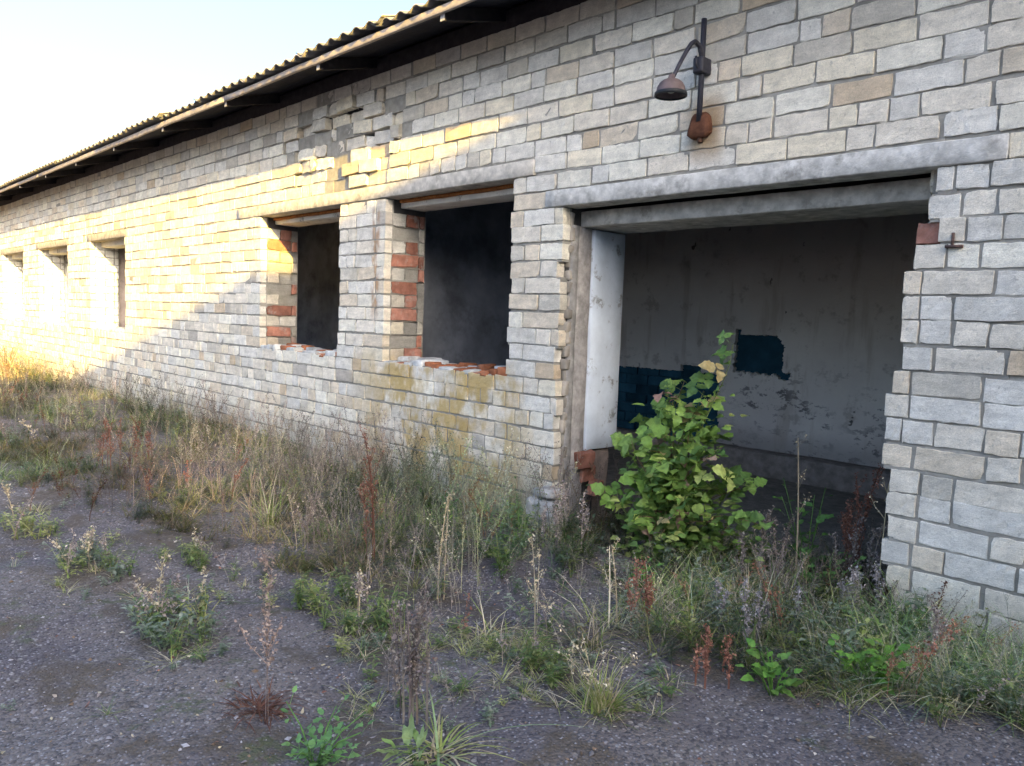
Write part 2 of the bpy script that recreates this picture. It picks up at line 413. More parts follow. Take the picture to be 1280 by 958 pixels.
bricks = []      # (x, z, L, y, tilt, dz)
mort = Acc(); MC = np.array([.36, .34, .30])
for k in range(len(ZC)-1):
    z0 = ZC[k]; zc = z0+.05
    runs = [(XL, XR)]
    def cut(a, b):
        global runs
        new = []
        for p, q in runs:
            if b <= p or a >= q: new.append((p, q)); continue
            if a > p: new.append((p, a))
            if b < q: new.append((b, q))
        runs = new
    if z0 > WZ[0]-.01 and z0 < WZ[1]-.02:
        for a, b in WIN: cut(a+rng.normal(0, .004), b+rng.choice([-.0, -.014, .012]))
    if z0 < DZ-.02: cut(DOOR[0]-abs(rng.normal(0, .008))-(.02 if rng.random() < .25 else 0), door_right(zc)+rng.normal(0, .020)+(.11 if abs(z0-1.59) < .01 else 0))
    if abs(z0-2.09) < .01:
        cut(-7.14, -3.215)
        for a, b in WIN[:3]: cut(a-.12, b+.12)
    if abs(z0-1.89) < .01: cut(-3.115, -.79)
    wav = lambda x: .003*math.sin(x*1.3+k*1.7)+.002*math.sin(x*3.9+k*2.9)
    hp = .55 if z0 < .85 else (.14 if z0 > 2.2 else .35)
    for a, b in runs:
        # global bond kept with per-course shift
        x = a
        first = True
        phase = (k % 2)*.132+.02*math.sin(k*5.1)
        while x < b-.03:
            if first and not (a == XL):
                L = (.120 if (k % 2) else .252) if not (a > -1.4 and z0 < 1.9) else (rng.choice([.07, .10, .12]) if True else 0)
            elif first:
                L = .05+phase
            else:
                L = .120 if rng.random() < hp else .252
                if rng.random() < .05: L = rng.uniform(.08, .2)
            first = False
            L *= 1+rng.normal(0, .015)
            if x+L > b-.045: L = b-x
            gap = .0085+abs(rng.normal(0, .004))
            dm = damage(x+L/2, zc); y = rng.normal(0, .0022)
            skip = False; tilt = rng.normal(0, .006)
            if dm > 0:
                
                y += rng.choice([-.03, -.01, .02, .05])*min(1, dm*1.6)*rng.uniform(.4, 1.2); tilt += rng.normal(0, .045)*dm
            if x > -1.2 and z0 < 2: y += rng.normal(0, .004); tilt += rng.normal(0, .008)
            if dm <= 0: y = min(max(y, -.006), .0015)
            if not skip:
                bricks.append((x, z0+.0105+wav(x)+rng.normal(0, .0015), L-(gap if x+L < b-1e-6 else 0), y, tilt, dm))
            if dm < .12 or rng.random() > .25+dm*.5:
                c = MC*rng.uniform(.8, 1.15)
                V, F = plainbox(max(x-.004, a+.007), min(x+L+.004, b-.007), .0065+rng.uniform(-.003, .005), .08, z0-.004+wav(x), z0+.104+wav(x))
                mort.add(V, F, c)
            x += L
mort.obj('mortar', MMORT, barn, False).__setitem__('kind', 'stuff')

# the ones that show largest become parts, the rest one stuff part
scored = []
for i, (x, z, L, y, t, dm) in enumerate(bricks):
    p = project(x+L/2, 0, z+.04); s = 0
    if p and -20 < p[0] < 1300 and -20 < p[1] < 980:
        a = project(x, 0, z); b = project(x+L, 0, z)
        if a and b: s = abs(b[0]-a[0])*(.09*F_PX/p[2])
        if p[1] > 760: s *= .3
    scored.append((s, i))
scored.sort(reverse=True); single = {i for s, i in scored[:298]}
rest = Acc()
for i, (x, z, L, y, t, dm) in enumerate(bricks):
    if i in single:
        std = .252 if L > .165 else .120
        o = link('brick', (VS if std > .2 else VH)[rng.integers(44 if std > .2 else 22)], barn, (x, y, z))
        o.scale = (L/std, 1, 1); o.rotation_euler = (0, -t, rng.normal(0, .006))
    else:
        fine = x > -7
        V, F = brick_geo(L, H_B*(1-.1*dm*rng.random()), .062, 9000+i, fine, 1+1.5*dm)
        ca, sa = math.cos(t), math.sin(t)
        W = V.copy(); W[:, 0] = V[:, 0]*ca-V[:, 2]*sa; W[:, 2] = V[:, 0]*sa+V[:, 2]*ca
        if dm > 0:
            th = rng.normal(0, .1)*dm; W[:, 1] += (V[:, 0]-L/2)*th
        W += [x, y, z]
        rest.add(W, F, wcol())
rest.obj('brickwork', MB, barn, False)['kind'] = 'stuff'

# reveals: bricks set into the thickness of the wall, seen on the left jambs
def reveal(xj, z_lo, z_hi, y_from, y_to, redness, limewash=False, face=1, objs=True):
    A = Acc(); k = 0
    for z0 in ZC:
        if z0 < z_lo-.02 or z0 > z_hi-.05: continue
        k += 1; y = y_from; first = True
        while y < y_to-.03:
            L = (.13 if (k % 2) else .25) if first else (.12 if rng.random() < .5 else .25)
            first = False
            if y+L > y_to-.05: L = y_to-y
            red = (not limewash) and rng.random() < (redness if y+L/2 > .17 else .10)
            out = rng.normal(0, .004)+(rng.choice([0, 0, -.03]) if red and redness > .4 else 0)
            x = xj+out
            if red and objs:
                o = link('red_brick', VR[rng.integers(14)], barn, (x, y, z0+.012)); o.rotation_euler = (0, rng.normal(0, .01), R(90)*face+rng.normal(0, .02))
                o.scale = ((L-.012)/.118, 1, 1); o['label'] = 'crumbling red brick in the window reveal'
                if face < 0: o.location.y = y+L-.012
            else:
                V, F = brick_geo(L-.012, H_B, .06, 20000+int(abs(xj)*1000)+int(y*100)+k*13, True, 1.3)
                c = wcol()*(1.1 if limewash else rng.uniform(.6, .95))
                if limewash: c = np.array([.72, .71, .68])
                W = np.stack([x-V[:, 1], y+V[:, 0], z0+.012+V[:, 2]], 1) if face > 0 else np.stack([x+V[:, 1], y+(L-.012)-V[:, 0], z0+.012+V[:, 2]], 1)
                A.add(W, F, c)
            V, F = plainbox(xj-.07, xj-.01, y-.003, y+L+.003, z0-.003, z0+.103) if face > 0 else plainbox(xj+.01, xj+.07, y-.003, y+L+.003, z0-.003, z0+.103)
            A.add(V, F, MC*rng.uniform(.75, 1.05))
            y += L
    A.obj('reveal_brickwork', MB, barn, False)['kind'] = 'stuff'
reveal(-6.67, .89, 2.03, .07, .38, .80)
reveal(-4.72, .89, 2.03, .07, .38, .72)
for a, b in WIN[:3]:
    reveal(a, .89, 2.09, .07, .38, 0, True)
for a, b in WIN: reveal(b, .89, 2.03, .07, .38, .3, False, -1, False)
reveal(-1.07, -.01, 1.85, .07, .38, .25, False, -1, False)

# window sills: broken caps of mortar and brick ends
A = Acc()
for wi, (a, b) in enumerate(WIN):
    x = a
    while x < b-.03:
        w = rng.uniform(.06, .16); w = min(w, b-x)
        for y0, y1 in ((.0, .12), (.125, .25), (.255, .375)):
            h = rng.uniform(-.01, .035)
            red = rng.random() < .3 and wi > 2
            c = np.array([.42, .16, .08])*rng.uniform(.7, 1.2) if red else np.array([.62, .62, .60])*rng.uniform(.75, 1.15)
            V, F = gridbox(x, x+w-.004, y0+rng.uniform(0, .012), y1, WZ[0]-.02, WZ[0]+.012+h, .06, .008, rng.integers(99), .008)
            A.add(V, F, c)
        x += w
A.obj('sill_rubble', MCONC, barn)['kind'] = 'stuff'

def slab(name, x0, x1, y0, y1, z0, z1, c, mat, seg=.12, jit=.004, rnd=.006, label=None, most=80):
    A = Acc(); V, F = gridbox(x0, x1, y0, y1, z0, z1, seg, jit, int(abs(x0*7+z0*3)) % 50, rnd, most); A.add(V, F, c)
    o = A.obj(name, mat, barn)
    if label: o['label'] = label
    return o
GC = (.40, .40, .40)
slab('lintel', -7.138, -3.217, -.010, .135, 2.094, 2.188, (.62, .58, .52), MCONC, .1, .0016, .003, 'long concrete lintel over the two near windows')
slab('lintel', -3.112, -.793, -.012, .130, 1.895, 1.988, (.64, .62, .58), MCONC, .1, .0025, .004, 'rough concrete lintel over the doorway')
for a, b in WIN[:3]: slab('lintel', a-.118, b+.118, -.006, .13, 2.094, 2.186, (.46, .42, .36), MCONC)
for i, (a, b) in enumerate(WIN): slab('inner_lintel', a-.1, b+.1, .15, .372, 2.035 if i > 2 else 2.03, 2.17, (.74, .71, .66), MWASH, .15, .003, .004)
for a, b in WIN[3:]: slab('lintel_rebar', a+.01, b-.01, .118, .148, 2.068, 2.092, (.34, .14, .05), MRUST, .1, .004, .004, 'rusty steel bar under the lintel')
slab('inner_lintel', -2.985, -.98, .165, .57, 1.795, 1.885, (.56, .54, .50), MCONC, .12, .003, .004, 'pale concrete beam set behind the doorway lintel')
slab('door_jamb', -3.04, -2.962, .078, .140, .02, 1.80, (.37, .355, .34), MCONC, .08, .004, .005, 'rough mortar edge of the doorway')
slab('door_jamb', -3.04, -2.968, .143, .262, -.02, 1.80, (.46, .43, .41), MCONC, .1, .003, .004, 'grey concrete strip of the doorway')
slab('door_jamb', -3.10, -2.955, .266, .568, .46, 1.79, (.72, .78, .85), MWASH, .12, .0025, .004, 'whitewashed inner side of the doorway')
slab('door_jamb', -3.10, -2.985, .266, .55, -.05, .458, (.30, .24, .21), MMORT, .07, .016, .012, 'broken base of the doorway')
# broken bricks along the door edges
for i, (px, z) in enumerate([(-2.93, .36), (-2.95, .27), (-2.90, .18)]):
    o = link('red_brick', VR[i], barn, (px, .17+.07*i, z)); o.rotation_euler = (R(8), R(5*i-6), R(70+20*i)); o['label'] = 'loose red brick in the broken foot of the jamb'
o = link('red_brick', VR[5], barn, (-1.095, .03, 1.603)); o.rotation_euler = (R(3), R(2), R(-6)); o.scale = (.72, 1, .9); o['label'] = 'red brick end exposed at the top of the doorway'
A = Acc()
for z0 in np.arange(.1, 1.86, .1):
    dr = door_right(z0)
    for q in range(2):
        w = rng.uniform(.04, .11); V, F = gridbox(dr-.012+rng.uniform(-.02, .015), dr+w, .07+.12*q, .18+.12*q, z0-.09, z0+rng.uniform(-.01, .005), .04, .012, rng.integers(99), .012)
        A.add(V, F, wcol()*rng.uniform(.65, 1))
for z0 in np.arange(-.02, 1.85, .075):
    V, F = gridbox(-3.01, -2.963+rng.uniform(-.008, .010), .055+rng.uniform(0, .015), .10, z0, z0+rng.uniform(.05, .09), .03, .008, rng.integers(99), .006)
    A.add(V, F, np.array([.38, .34, .29])*rng.uniform(.6, 1.2))
A.obj('broken_edge', MMORT, barn)['kind'] = 'stuff'
# small iron bracket at the doorway
A = Acc(); V, F = tube([(-.95, -.012, 1.585), (-.95, -.014, 1.635)], .006, 6); A.add(V, F, (.12, .08, .07)); V, F = plainbox(-.975, -.915, -.018, .01, 1.578, 1.588); A.add(V, F, (.12, .08, .07))
A.obj('iron_bracket', MRUST, barn)

# ---- roof
wood = (.42, .37, .34)
slab('wall_plate', XL, XR, .03, .17, 2.995, 3.12, (.06, .05, .05), MWOOD, .5, .004)
slope = math.tan(R(15.5))
def under(y): return 3.0+(y+.46)*slope
for i in range(-14, 6):
    x = -3.55+i*1.41
    if x < XL or x > XR: continue
    x += rng.normal(0, .03)
    A = Acc(); V = []
    for xx in (x-.021, x+.021):
        for y in (-.445, 3.4):
            for dz in (-.078, -.004): V.append([xx, y, under(y)+dz])
    F = quads([[0, 1, 3, 2], [4, 6, 7, 5], [0, 4, 5, 1], [2, 3, 7, 6], [0, 2, 6, 4], [1, 5, 7, 3]])
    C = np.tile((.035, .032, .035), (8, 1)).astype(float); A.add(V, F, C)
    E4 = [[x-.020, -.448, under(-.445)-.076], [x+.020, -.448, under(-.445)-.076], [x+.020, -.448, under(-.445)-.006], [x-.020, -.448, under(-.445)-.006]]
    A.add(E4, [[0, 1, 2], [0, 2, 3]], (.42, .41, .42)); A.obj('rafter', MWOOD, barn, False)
for i, (a, b) in enumerate([(-24.1, -18.2), (-18.19, -12.3), (-12.29, -6.4), (-6.39, -.5), (-.49, 5.4), (5.41, 8.1)]):
    A = Acc(); V, F = gridbox(a, b, -.472, -.448, 2.960+.004*(i % 2), 3.006, .3, .005, i, .003, 20); A.add(V, F, wood)
    A.obj('fascia_board', MWOOD, barn)
for y in (.25, .7):
    A = Acc(); V, F = plainbox(XL, XR, y, y+.06, under(y)+.0, under(y)+.026); A.add(V, F, (.16, .13, .11)); A.obj('batten', MWOOD, barn, False)
def sheet(nw, y0, y1, ns, drop=0):
    """corrugated sheet, nw waves of .15 m, with thickness"""
    n = nw*8+1; xs = np.arange(n)/8*.15; wv = .0155*np.cos(xs/.15*2*np.pi)
    V = []
    for s in (0, 1):
        for j in range(ns+1):
            y = y0+(y1-y0)*j/ns
            V.append(np.stack([xs, np.full(n, y), wv+(y+.46)*slope+(.009 if s else 0)], 1))
    V = np.concatenate(V); Q = []
    I = np.arange(2*(ns+1)*n).reshape(2, ns+1, n)
    for j in range(ns):
        for i in range(n-1):
            Q.append([I[1, j, i], I[1, j, i+1], I[1, j+1, i+1], I[1, j+1, i]])
            Q.append([I[0, j, i], I[0, j+1, i], I[0, j+1, i+1], I[0, j, i+1]])
    for i in range(n-1):
        Q.append([I[0, 0, i], I[0, 0, i+1], I[1, 0, i+1], I[1, 0, i]]); Q.append([I[0, ns, i], I[1, ns, i], I[1, ns, i+1], I[0, ns, i+1]])
    for j in range(ns):
        Q.append([I[0, j, 0], I[1, j, 0], I[1, j+1, 0], I[0, j+1, 0]]); Q.append([I[0, j, n-1], I[0, j+1, n-1], I[1, j+1, n-1], I[1, j, n-1]])
    return V, quads(Q)
V, F = sheet(7, -.515, 1.1, 2); SH = [raw_mesh('roof_sheet', V, F, np.tile(np.array([.27, .26, .25])*k, (len(V), 1)), MSHEET) for k in (.85, 1, 1.12)]
i = 0; x = XL
while x < XR:
    o = link('roof_sheet', SH[i % 3 if rng.random() < .6 else 1], barn, (x, rng.normal(0, .008), 3.045+.010*(i % 2)+rng.normal(0, .0015)))
    o.rotation_euler = (0, rng.normal(0, .001), rng.normal(0, .002)); x += .90; i += 1
A = Acc(); V, F = sheet(214, 1.0, 3.3, 1); A.add(V+[XL, 0, 2.985], F, (.26, .25, .24))
V2 = V.copy(); V2[:, 1] = 6.6-V[:, 1]; A.add(V2+[XL, 0, 3.0], F[:, ::-1], (.26, .25, .24))
V, F = sheet(214, -.46, 1.1, 1); V[:, 1] = 6.6-V[:, 1]; A.add(V+[XL, 0, 2.995], F[:, ::-1], (.26, .25, .24))
A.obj('roof_sheeting', MSHEET, barn)['kind'] = 'stuff'

for y in (-.435, -.275, -.115):  # boards added under the sheets, their blue-black colour stands in for eave shade
    A = Acc(); yb = y+.158
    for xx0, xx1 in ((XL, -8.01), (-7.99, XR)):
        V = [[q, w, under(w)+dz] for q in (xx0, xx1) for w in (y, yb) for dz in (.003, .018)]
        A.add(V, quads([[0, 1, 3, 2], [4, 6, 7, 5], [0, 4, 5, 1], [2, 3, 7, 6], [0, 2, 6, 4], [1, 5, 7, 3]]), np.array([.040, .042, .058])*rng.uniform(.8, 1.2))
    A.obj('eave_shade_board', MWOOD, barn, False)
# ---- inside
def holed_wall():
    """back wall of the doorway room at y=3: plaster with two ragged recesses showing dark blue"""
    y = 3.0; st = .0125; X0, Z0 = -5.1, -.1; nx, nz = int(6.1/st), int(2.7/st)
    boxes = [(-3.53, -3.06, .83, 1.175), (-3.10, -2.99, .80, .86), (-3.53, -3.47, 1.14, 1.22), (-5.2, -3.66, -.1, .80), (-4.08, -3.86, .79, .865)]
    def sd(x, z):
        d = min(max(a-x, x-b, p-z, z-q) for a, b, p, q in boxes)
        d = max(d, ((x+3.09)+(z-1.13))*.7) if (x > -3.25 and z > 1.0) else d
        return d+.006*mnoise.noise(Vector((x*8, z*8, 1)))+.006*mnoise.noise(Vector((x*31, z*31, 4)))
    A = Acc(); D = Acc(); dark = (.022, .085, .135)
    gx0, gx1, gz0, gz1 = -5.1, -2.9, -.1, 1.3
    n, m = int(round((gx1-gx0)/st)), int(round((gz1-gz0)/st))
    xs = np.linspace(gx0, gx1, n+1); zs = np.linspace(gz0, gz1, m+1)
    G = np.array([[sd(x, z) < 0 for z in (zs[:-1]+zs[1:])/2] for x in (xs[:-1]+xs[1:])/2])
    r = np.random.default_rng(3); JX = r.normal(0, .004, (n+1, m+1)); JZ = r.normal(0, .004, (n+1, m+1)); JX[0] = JX[-1] = 0; JZ[:, 0] = JZ[:, -1] = 0; JX[:, 0] = JX[:, -1] = 0; JZ[0] = JZ[-1] = 0
    P = lambda i, j, yy: [xs[i]+JX[i, j], yy, zs[j]+JZ[i, j]]
    T = [[0, 1, 2], [0, 2, 3]]
    V = []; F = []; vid = {}
    def vv(i, j):
        if (i, j) not in vid: vid[(i, j)] = len(V); V.append(P(i, j, y))
        return vid[(i, j)]
    Q = [[vv(i, j), vv(i+1, j), vv(i+1, j+1), vv(i, j+1)] for i in range(n) for j in range(m) if not G[i, j]]
    A.add(V, quads(Q), (.4, .4, .4))
    for i in range(n):
        for j in range(m):
            if G[i, j]: continue
            for di, dj, e in ((1, 0, ((1, 0), (1, 1))), (-1, 0, ((0, 1), (0, 0))), (0, 1, ((1, 1), (0, 1))), (0, -1, ((0, 0), (1, 0)))):
                k, l = i+di, j+dj
                if 0 <= k < n and 0 <= l < m and G[k, l]:
                    (a, b), (c, d) = e
                    A.add([P(i+a, j+b, y), P(i+c, j+d, y), P(i+c, j+d, y+.05), P(i+a, j+b, y+.05)], T, (.3, .3, .3))
    for a, b, p, q in ((gx1, 1.0, -.1, 2.6), (gx0, gx1, gz1, 2.6)):
        A.add([[a, y, p], [b, y, p], [b, y, q], [a, y, q]], T, (.4, .4, .4))
    bm_ = [raw_mesh('painted_brick', *(lambda VF: (VF[0], VF[1], np.tile(np.array(dark)*rng.uniform(.6, 1.5), (len(VF[0]), 1))))(brick_geo(.248, .086, .04, 800+i, True, 1)), MDARK, False) for i in range(4)]
    for k in range(9):
        for q in range(7):
            bx = -5.12+q*.26+(k % 2)*.13
            if bx+.25 < -3.62: link('painted_brick', bm_[(k*3+q) % 4], barn, (bx, y+.026+rng.uniform(0, .006), -.05+k*.098))
    V, F = gridbox(gx0, gx1, y+.05, y+.09, gz0, gz1, .12, .006, 2, .004, 30); D.add(V, F, dark)
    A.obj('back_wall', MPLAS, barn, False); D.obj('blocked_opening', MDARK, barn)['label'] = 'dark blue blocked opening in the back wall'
holed_wall()
PL = (.30, .29, .27)
slab('inner_wall', -5.22, -5.1, .382, 3.0, -.1, 2.6, (.26, .28, .33), MPLAS2, .6, .004, label='dark painted partition between the rooms')
slab('inner_wall', 1.0, 1.12, .382, 3.0, -.1, 2.6, PL, MCONC, .6, .004)
slab('inner_wall', -11.85, -11.73, .382, 3.0, -.1, 2.6, (.46, .38, .34), MPLAS2, .6, .004)
slab('inner_wall', -14.54, -14.42, .382, 3.0, -.1, 2.6, (.8, .78, .74), MWASH, .6, .004)
slab('inner_wall', -17.10, -16.98, .382, 3.0, -.1, 2.6, (.8, .78, .74), MWASH, .6, .004)
slab('inner_wall', XL, -5.22, 3.0, 3.12, -.1, 2.6, (.45, .46, .50), MPLAS2, .8, .004, label='grimy dark back wall of the far rooms')
slab('kerb', -5.1, 1.0, 2.80, 2.995, -.1, .17, (.30, .27, .25), MCONC, .25, .01, label='low concrete kerb at the foot of the back wall')
slab('ceiling', XL+.1, XR-.1, .382, 3.12, 2.605, 2.66, (.20, .19, .18), MWOOD, 1.0, .003)
slab('floor', XL+.1, XR-.1, .40, 3.12, -.16, -.03, (.24, .225, .20), MCONC, .3, .012)
slab('gable_wall', XL-.3, XL-.005, .0, 6.6, -.2, 3.2, (.5, .5, .48), MMORT, .8, .004)
slab('gable_wall', XR+.005, XR+.3, .0, 6.6, -.2, 3.2, (.5, .5, .48), MMORT, .8, .004)
slab('rear_wall', XL, XR, 6.1, 6.6, -.2, 3.0, (.5, .5, .48), MMORT, .8, .004)
for (xa, za, xb, zb) in [(-4.3, 2.3, -4.0, 1.7), (-3.9, 2.5, -3.75, 1.9)]:
    A = Acc(); P = [(xa+(xb-xa)*t, 1.2+.1*math.sin(t*5), za+(zb-za)*t+.05*math.sin(t*9)) for t in np.linspace(0, 1, 8)]
    V, F = tube(P, .008, 5); A.add(V, F, (.03, .03, .03)); A.obj('hanging_cable', MMETAL, barn)

# ------------------------------------------------------------------ lamp on the wall
lamp = thing('wall_lamp', (-2.085, 0, 2.3), 'old black iron wall lamp on a post above the doorway lintel', 'lamp')
LP = lambda P: [(p[0]+0, p[1], p[2]-2.3) for p in P]
blk = (.035, .035, .05)
A = Acc(); V, F = tube(LP([(0, -.045, 2.22), (0, -.045, 2.50), (0, -.047, 2.695)]), .0135, 10); A.add(V, F, blk); A.obj('post', MMETAL, lamp)
A = Acc(); P = LP([(0, -.045, 2.47), (.003, -.055, 2.52), (0, -.075, 2.562), (-.002, -.11, 2.575), (0, -.145, 2.555), (0, -.19, 2.50), (0, -.24, 2.43), (0, -.278, 2.37)])
pp = np.array(P); ti = np.linspace(0, len(pp)-1, 22); P = np.stack([np.interp(ti, range(len(pp)), pp[:, k]) for k in range(3)], 1)
V, F = tube(P, np.linspace(.0125, .009, 22), 8); A.add(V, F, blk); A.obj('arm', MMETAL, lamp)
A = Acc(); V, F = gridbox(-.03, .026, -.085, -.0, .14, .215, .03, .004, 3, .006); A.add(V, F, blk)
V, F = tube([(0, -.06, .15), (.004, -.10, .17), (0, -.10, .21)], .007, 6); A.add(V, F, blk); A.obj('clamp', MMETAL, lamp)
A = Acc()
V, F = lathe([(.009, .072), (.014, .068), (.017, .052), (.036, .045), (.053, .032), (.063, .014), (.067, -.006), (.072, -.012), (.072, -.020), (.066, -.019), (.062, -.004), (.045, .025), (.012, .045)], 24)
V[:, 0] *= 1.0; A.add(V+[0, -.29, .01], F, (.13, .095, .095)); o = A.obj('shade', MMETAL, lamp); o['label'] = 'domed brown enamel lamp shade with a black rim'
A = Acc(); V, F = lathe([(.068, -.006), (.074, -.010), (.075, -.024), (.069, -.026), (.066, -.018)], 24); A.add(V+[0, -.29, .008], F, (.012, .014, .018)); A.obj('shade_rim', MMETAL, lamp)
A = Acc(); V, F = lathe([(.0, -.0), (.012, -.002), (.018, -.016), (.014, -.03), (.0, -.035)], 12); A.add(V+[0, -.29, .03], F, (.5, .5, .45)); A.obj('bulb', MSTONE, lamp)
A = Acc(); V, F = gridbox(-.064, .056, -.058, -.002, -.155, -.038, .02, .006, 9, .014)
tz = (V[:, 2]+.155)/.117; V[:, 0] = -.004+(V[:, 0]+.004)*(1-.55*np.clip(tz-.35, 0, 1)**1.2)*(1-.18*np.clip(.15-tz, 0, 1)*4); V[:, 1] *= 1-.25*tz; A.add(V, F, (.13, .058, .036))
V, F = tube([(.0, -.03, -.155), (.004, -.03, -.178)], .013, 8); A.add(V, F, (.09, .05, .035))
A.obj('junction_box', MRUST, lamp)['label'] = 'rusty brown junction box at the foot of the post'

# ------------------------------------------------------------------ neighbouring block (off the picture; its shade lies over the yard)
nb = thing('neighbouring_block', (13, -13, 0), 'tall flat roofed brick block across the yard', 'building')
HN = 2.44+1.05*((9+3.55)/4.12)
def nbox(name, x0, x1, y0, y1, z0, z1, c, mat):
    A = Acc(); V, F = plainbox(x0-13, x1-13, y0+13, y1+13, z0, z1); A.add(V, F, c); return A.obj(name, mat, nb, False)
nbox('wall', 9.12, 17, -26, -.4, -.2, HN-.16, (.45, .44, .42), MMORT)
nbox('roof_slab', 9.0, 17.1, -26.1, -.3, HN-.16+.002, HN, (.2, .2, .2), MCONC)
for i in range(6):
    w = nbox('window', 9.09, 9.118, -4.5-4*i, -3.0-4*i, 1.2, 2.6, (.05, .06, .07), MMETAL)

#VEG
# ------------------------------------------------------------------ plants
VEG = 1.35
def unit(a): return a/(np.linalg.norm(a)+1e-9)
def blade(p, d, L, w, bend, seg=3, side=None):
    """a grass blade: tapering folded strip that arches over"""
    d = unit(np.asarray(d, float)); h = unit(np.array([d[0], d[1], 0])+1e-6)
    s = np.cross(d, [0, 0, 1.]); s = unit(s) if side is None else side
    V = []; pos = np.array(p, float); t = d.copy()
    for i in range(seg+1):
        k = i/seg; ww = w*(1-k)**.7
        if i < seg: V += [pos-s*ww, pos+s*ww]
        else: V += [pos]
        t = unit(t+np.array([h[0]*.5, h[1]*.5, -1.])*bend/seg); pos = pos+t*L/seg
    F = []
    for i in range(seg-1): F += [[2*i, 2*i+1, 2*i+3], [2*i, 2*i+3, 2*i+2]]
    F += [[2*seg-2, 2*seg-1, 2*seg]]
    return np.array(V), np.array(F)
def leafgeo(L, W, serr=.12, fold=.25, n=5, droop=.25, r=rng):
    """ovate leaf along +y from the origin, folded on the midrib, toothed edge; z up"""
    t = np.linspace(0, 1, n+1); prof = np.sin(np.pi*t**.75)**.8*(1-t*.15)
    V = []
    for i in range(n+1):
        y = t[i]*L; z = -droop*L*t[i]**2; w = W/2*prof[i]*(1+(serr if i % 2 else -serr)*(0 < i < n))
        V += [[-w, y, z+fold*w], [0, y, z], [w, y, z+fold*w]]
    V = np.array(V); F = []
    for i in range(n):
        a = 3*i; F += [[a, a+1, a+4], [a, a+4, a+3], [a+1, a+2, a+5], [a+1, a+5, a+4]]
    return V, np.array(F)
def orient(V, pos, fwd, up):
    f = unit(np.asarray(fwd, float)); s = unit(np.cross(f, up)); u = np.cross(s, f)
    return V@np.array([s, f, u])+pos
def rotz(V, a):
    c, s = math.cos(a), math.sin(a); return np.stack([V[:, 0]*c-V[:, 1]*s, V[:, 0]*s+V[:, 1]*c, V[:, 2]], 1)
def rnd_dir(r, up=.5):
    a = r.uniform(0, 2*np.pi); return unit(np.array([math.cos(a), math.sin(a), up]))

# colours the plants really have (stalks, dead leaves, green leaves)
STRAW = np.array([[.48, .40, .26], [.41, .33, .20], [.54, .48, .36], [.38, .31, .21]])
BROWN = np.array([[.25, .20, .18], [.31, .24, .19], [.20, .165, .155], [.36, .30, .25], [.29, .235, .23], [.40, .35, .30]])
RUSTY = np.array([[.25, .11, .075], [.20, .09, .06], [.30, .15, .10]])
GREEN = np.array([[.13, .19, .06], [.17, .22, .07], [.10, .155, .055], [.23, .25, .10]])
BLUEG = np.array([[.16, .205, .13], [.20, .24, .17], [.25, .27, .20], [.12, .165, .10]])
YELG = np.array([[.28, .31, .09], [.33, .33, .13], [.22, .28, .07], [.38, .36, .18]])
def pick(P, r, k=.15): return P[r.integers(len(P))]*r.uniform(1-k, 1+k)*1.15

def ribbon(P, w, r):
    P = np.asarray(P, float); a = r.uniform(0, 6.28); s = np.array([math.cos(a), math.sin(a), 0]); w = np.asarray(w)[:, None]
    V = np.stack([P-s*w, P+s*w], 1).reshape(-1, 3); F = []
    for i in range(len(P)-1): F += [[2*i, 2*i+1, 2*i+3], [2*i, 2*i+3, 2*i+2]]
    return V, np.array(F)
def t_tuft(seed, n=26, L=.22, spread=.7, pal=GREEN, dead=.25, w=.0022, bend=1.0, seg=3):
    r = np.random.default_rng(seed); A = Acc()
    for i in range(n):
        a = r.uniform(0, 2*np.pi); up = r.uniform(.5, 2.2)/spread
        p = [r.normal(0, .018), r.normal(0, .018), -.01]
        V, F = blade(p, [math.cos(a), math.sin(a), up], L*r.uniform(.5, 1.2), w*r.uniform(.7, 1.4), bend*r.uniform(.5, 1.3), seg)
        c = pick(STRAW, r) if r.random() < dead else pick(pal, r)
        A.add(V, F, c)
    return np.concatenate(A.v), np.concatenate(A.f), np.concatenate(A.c)
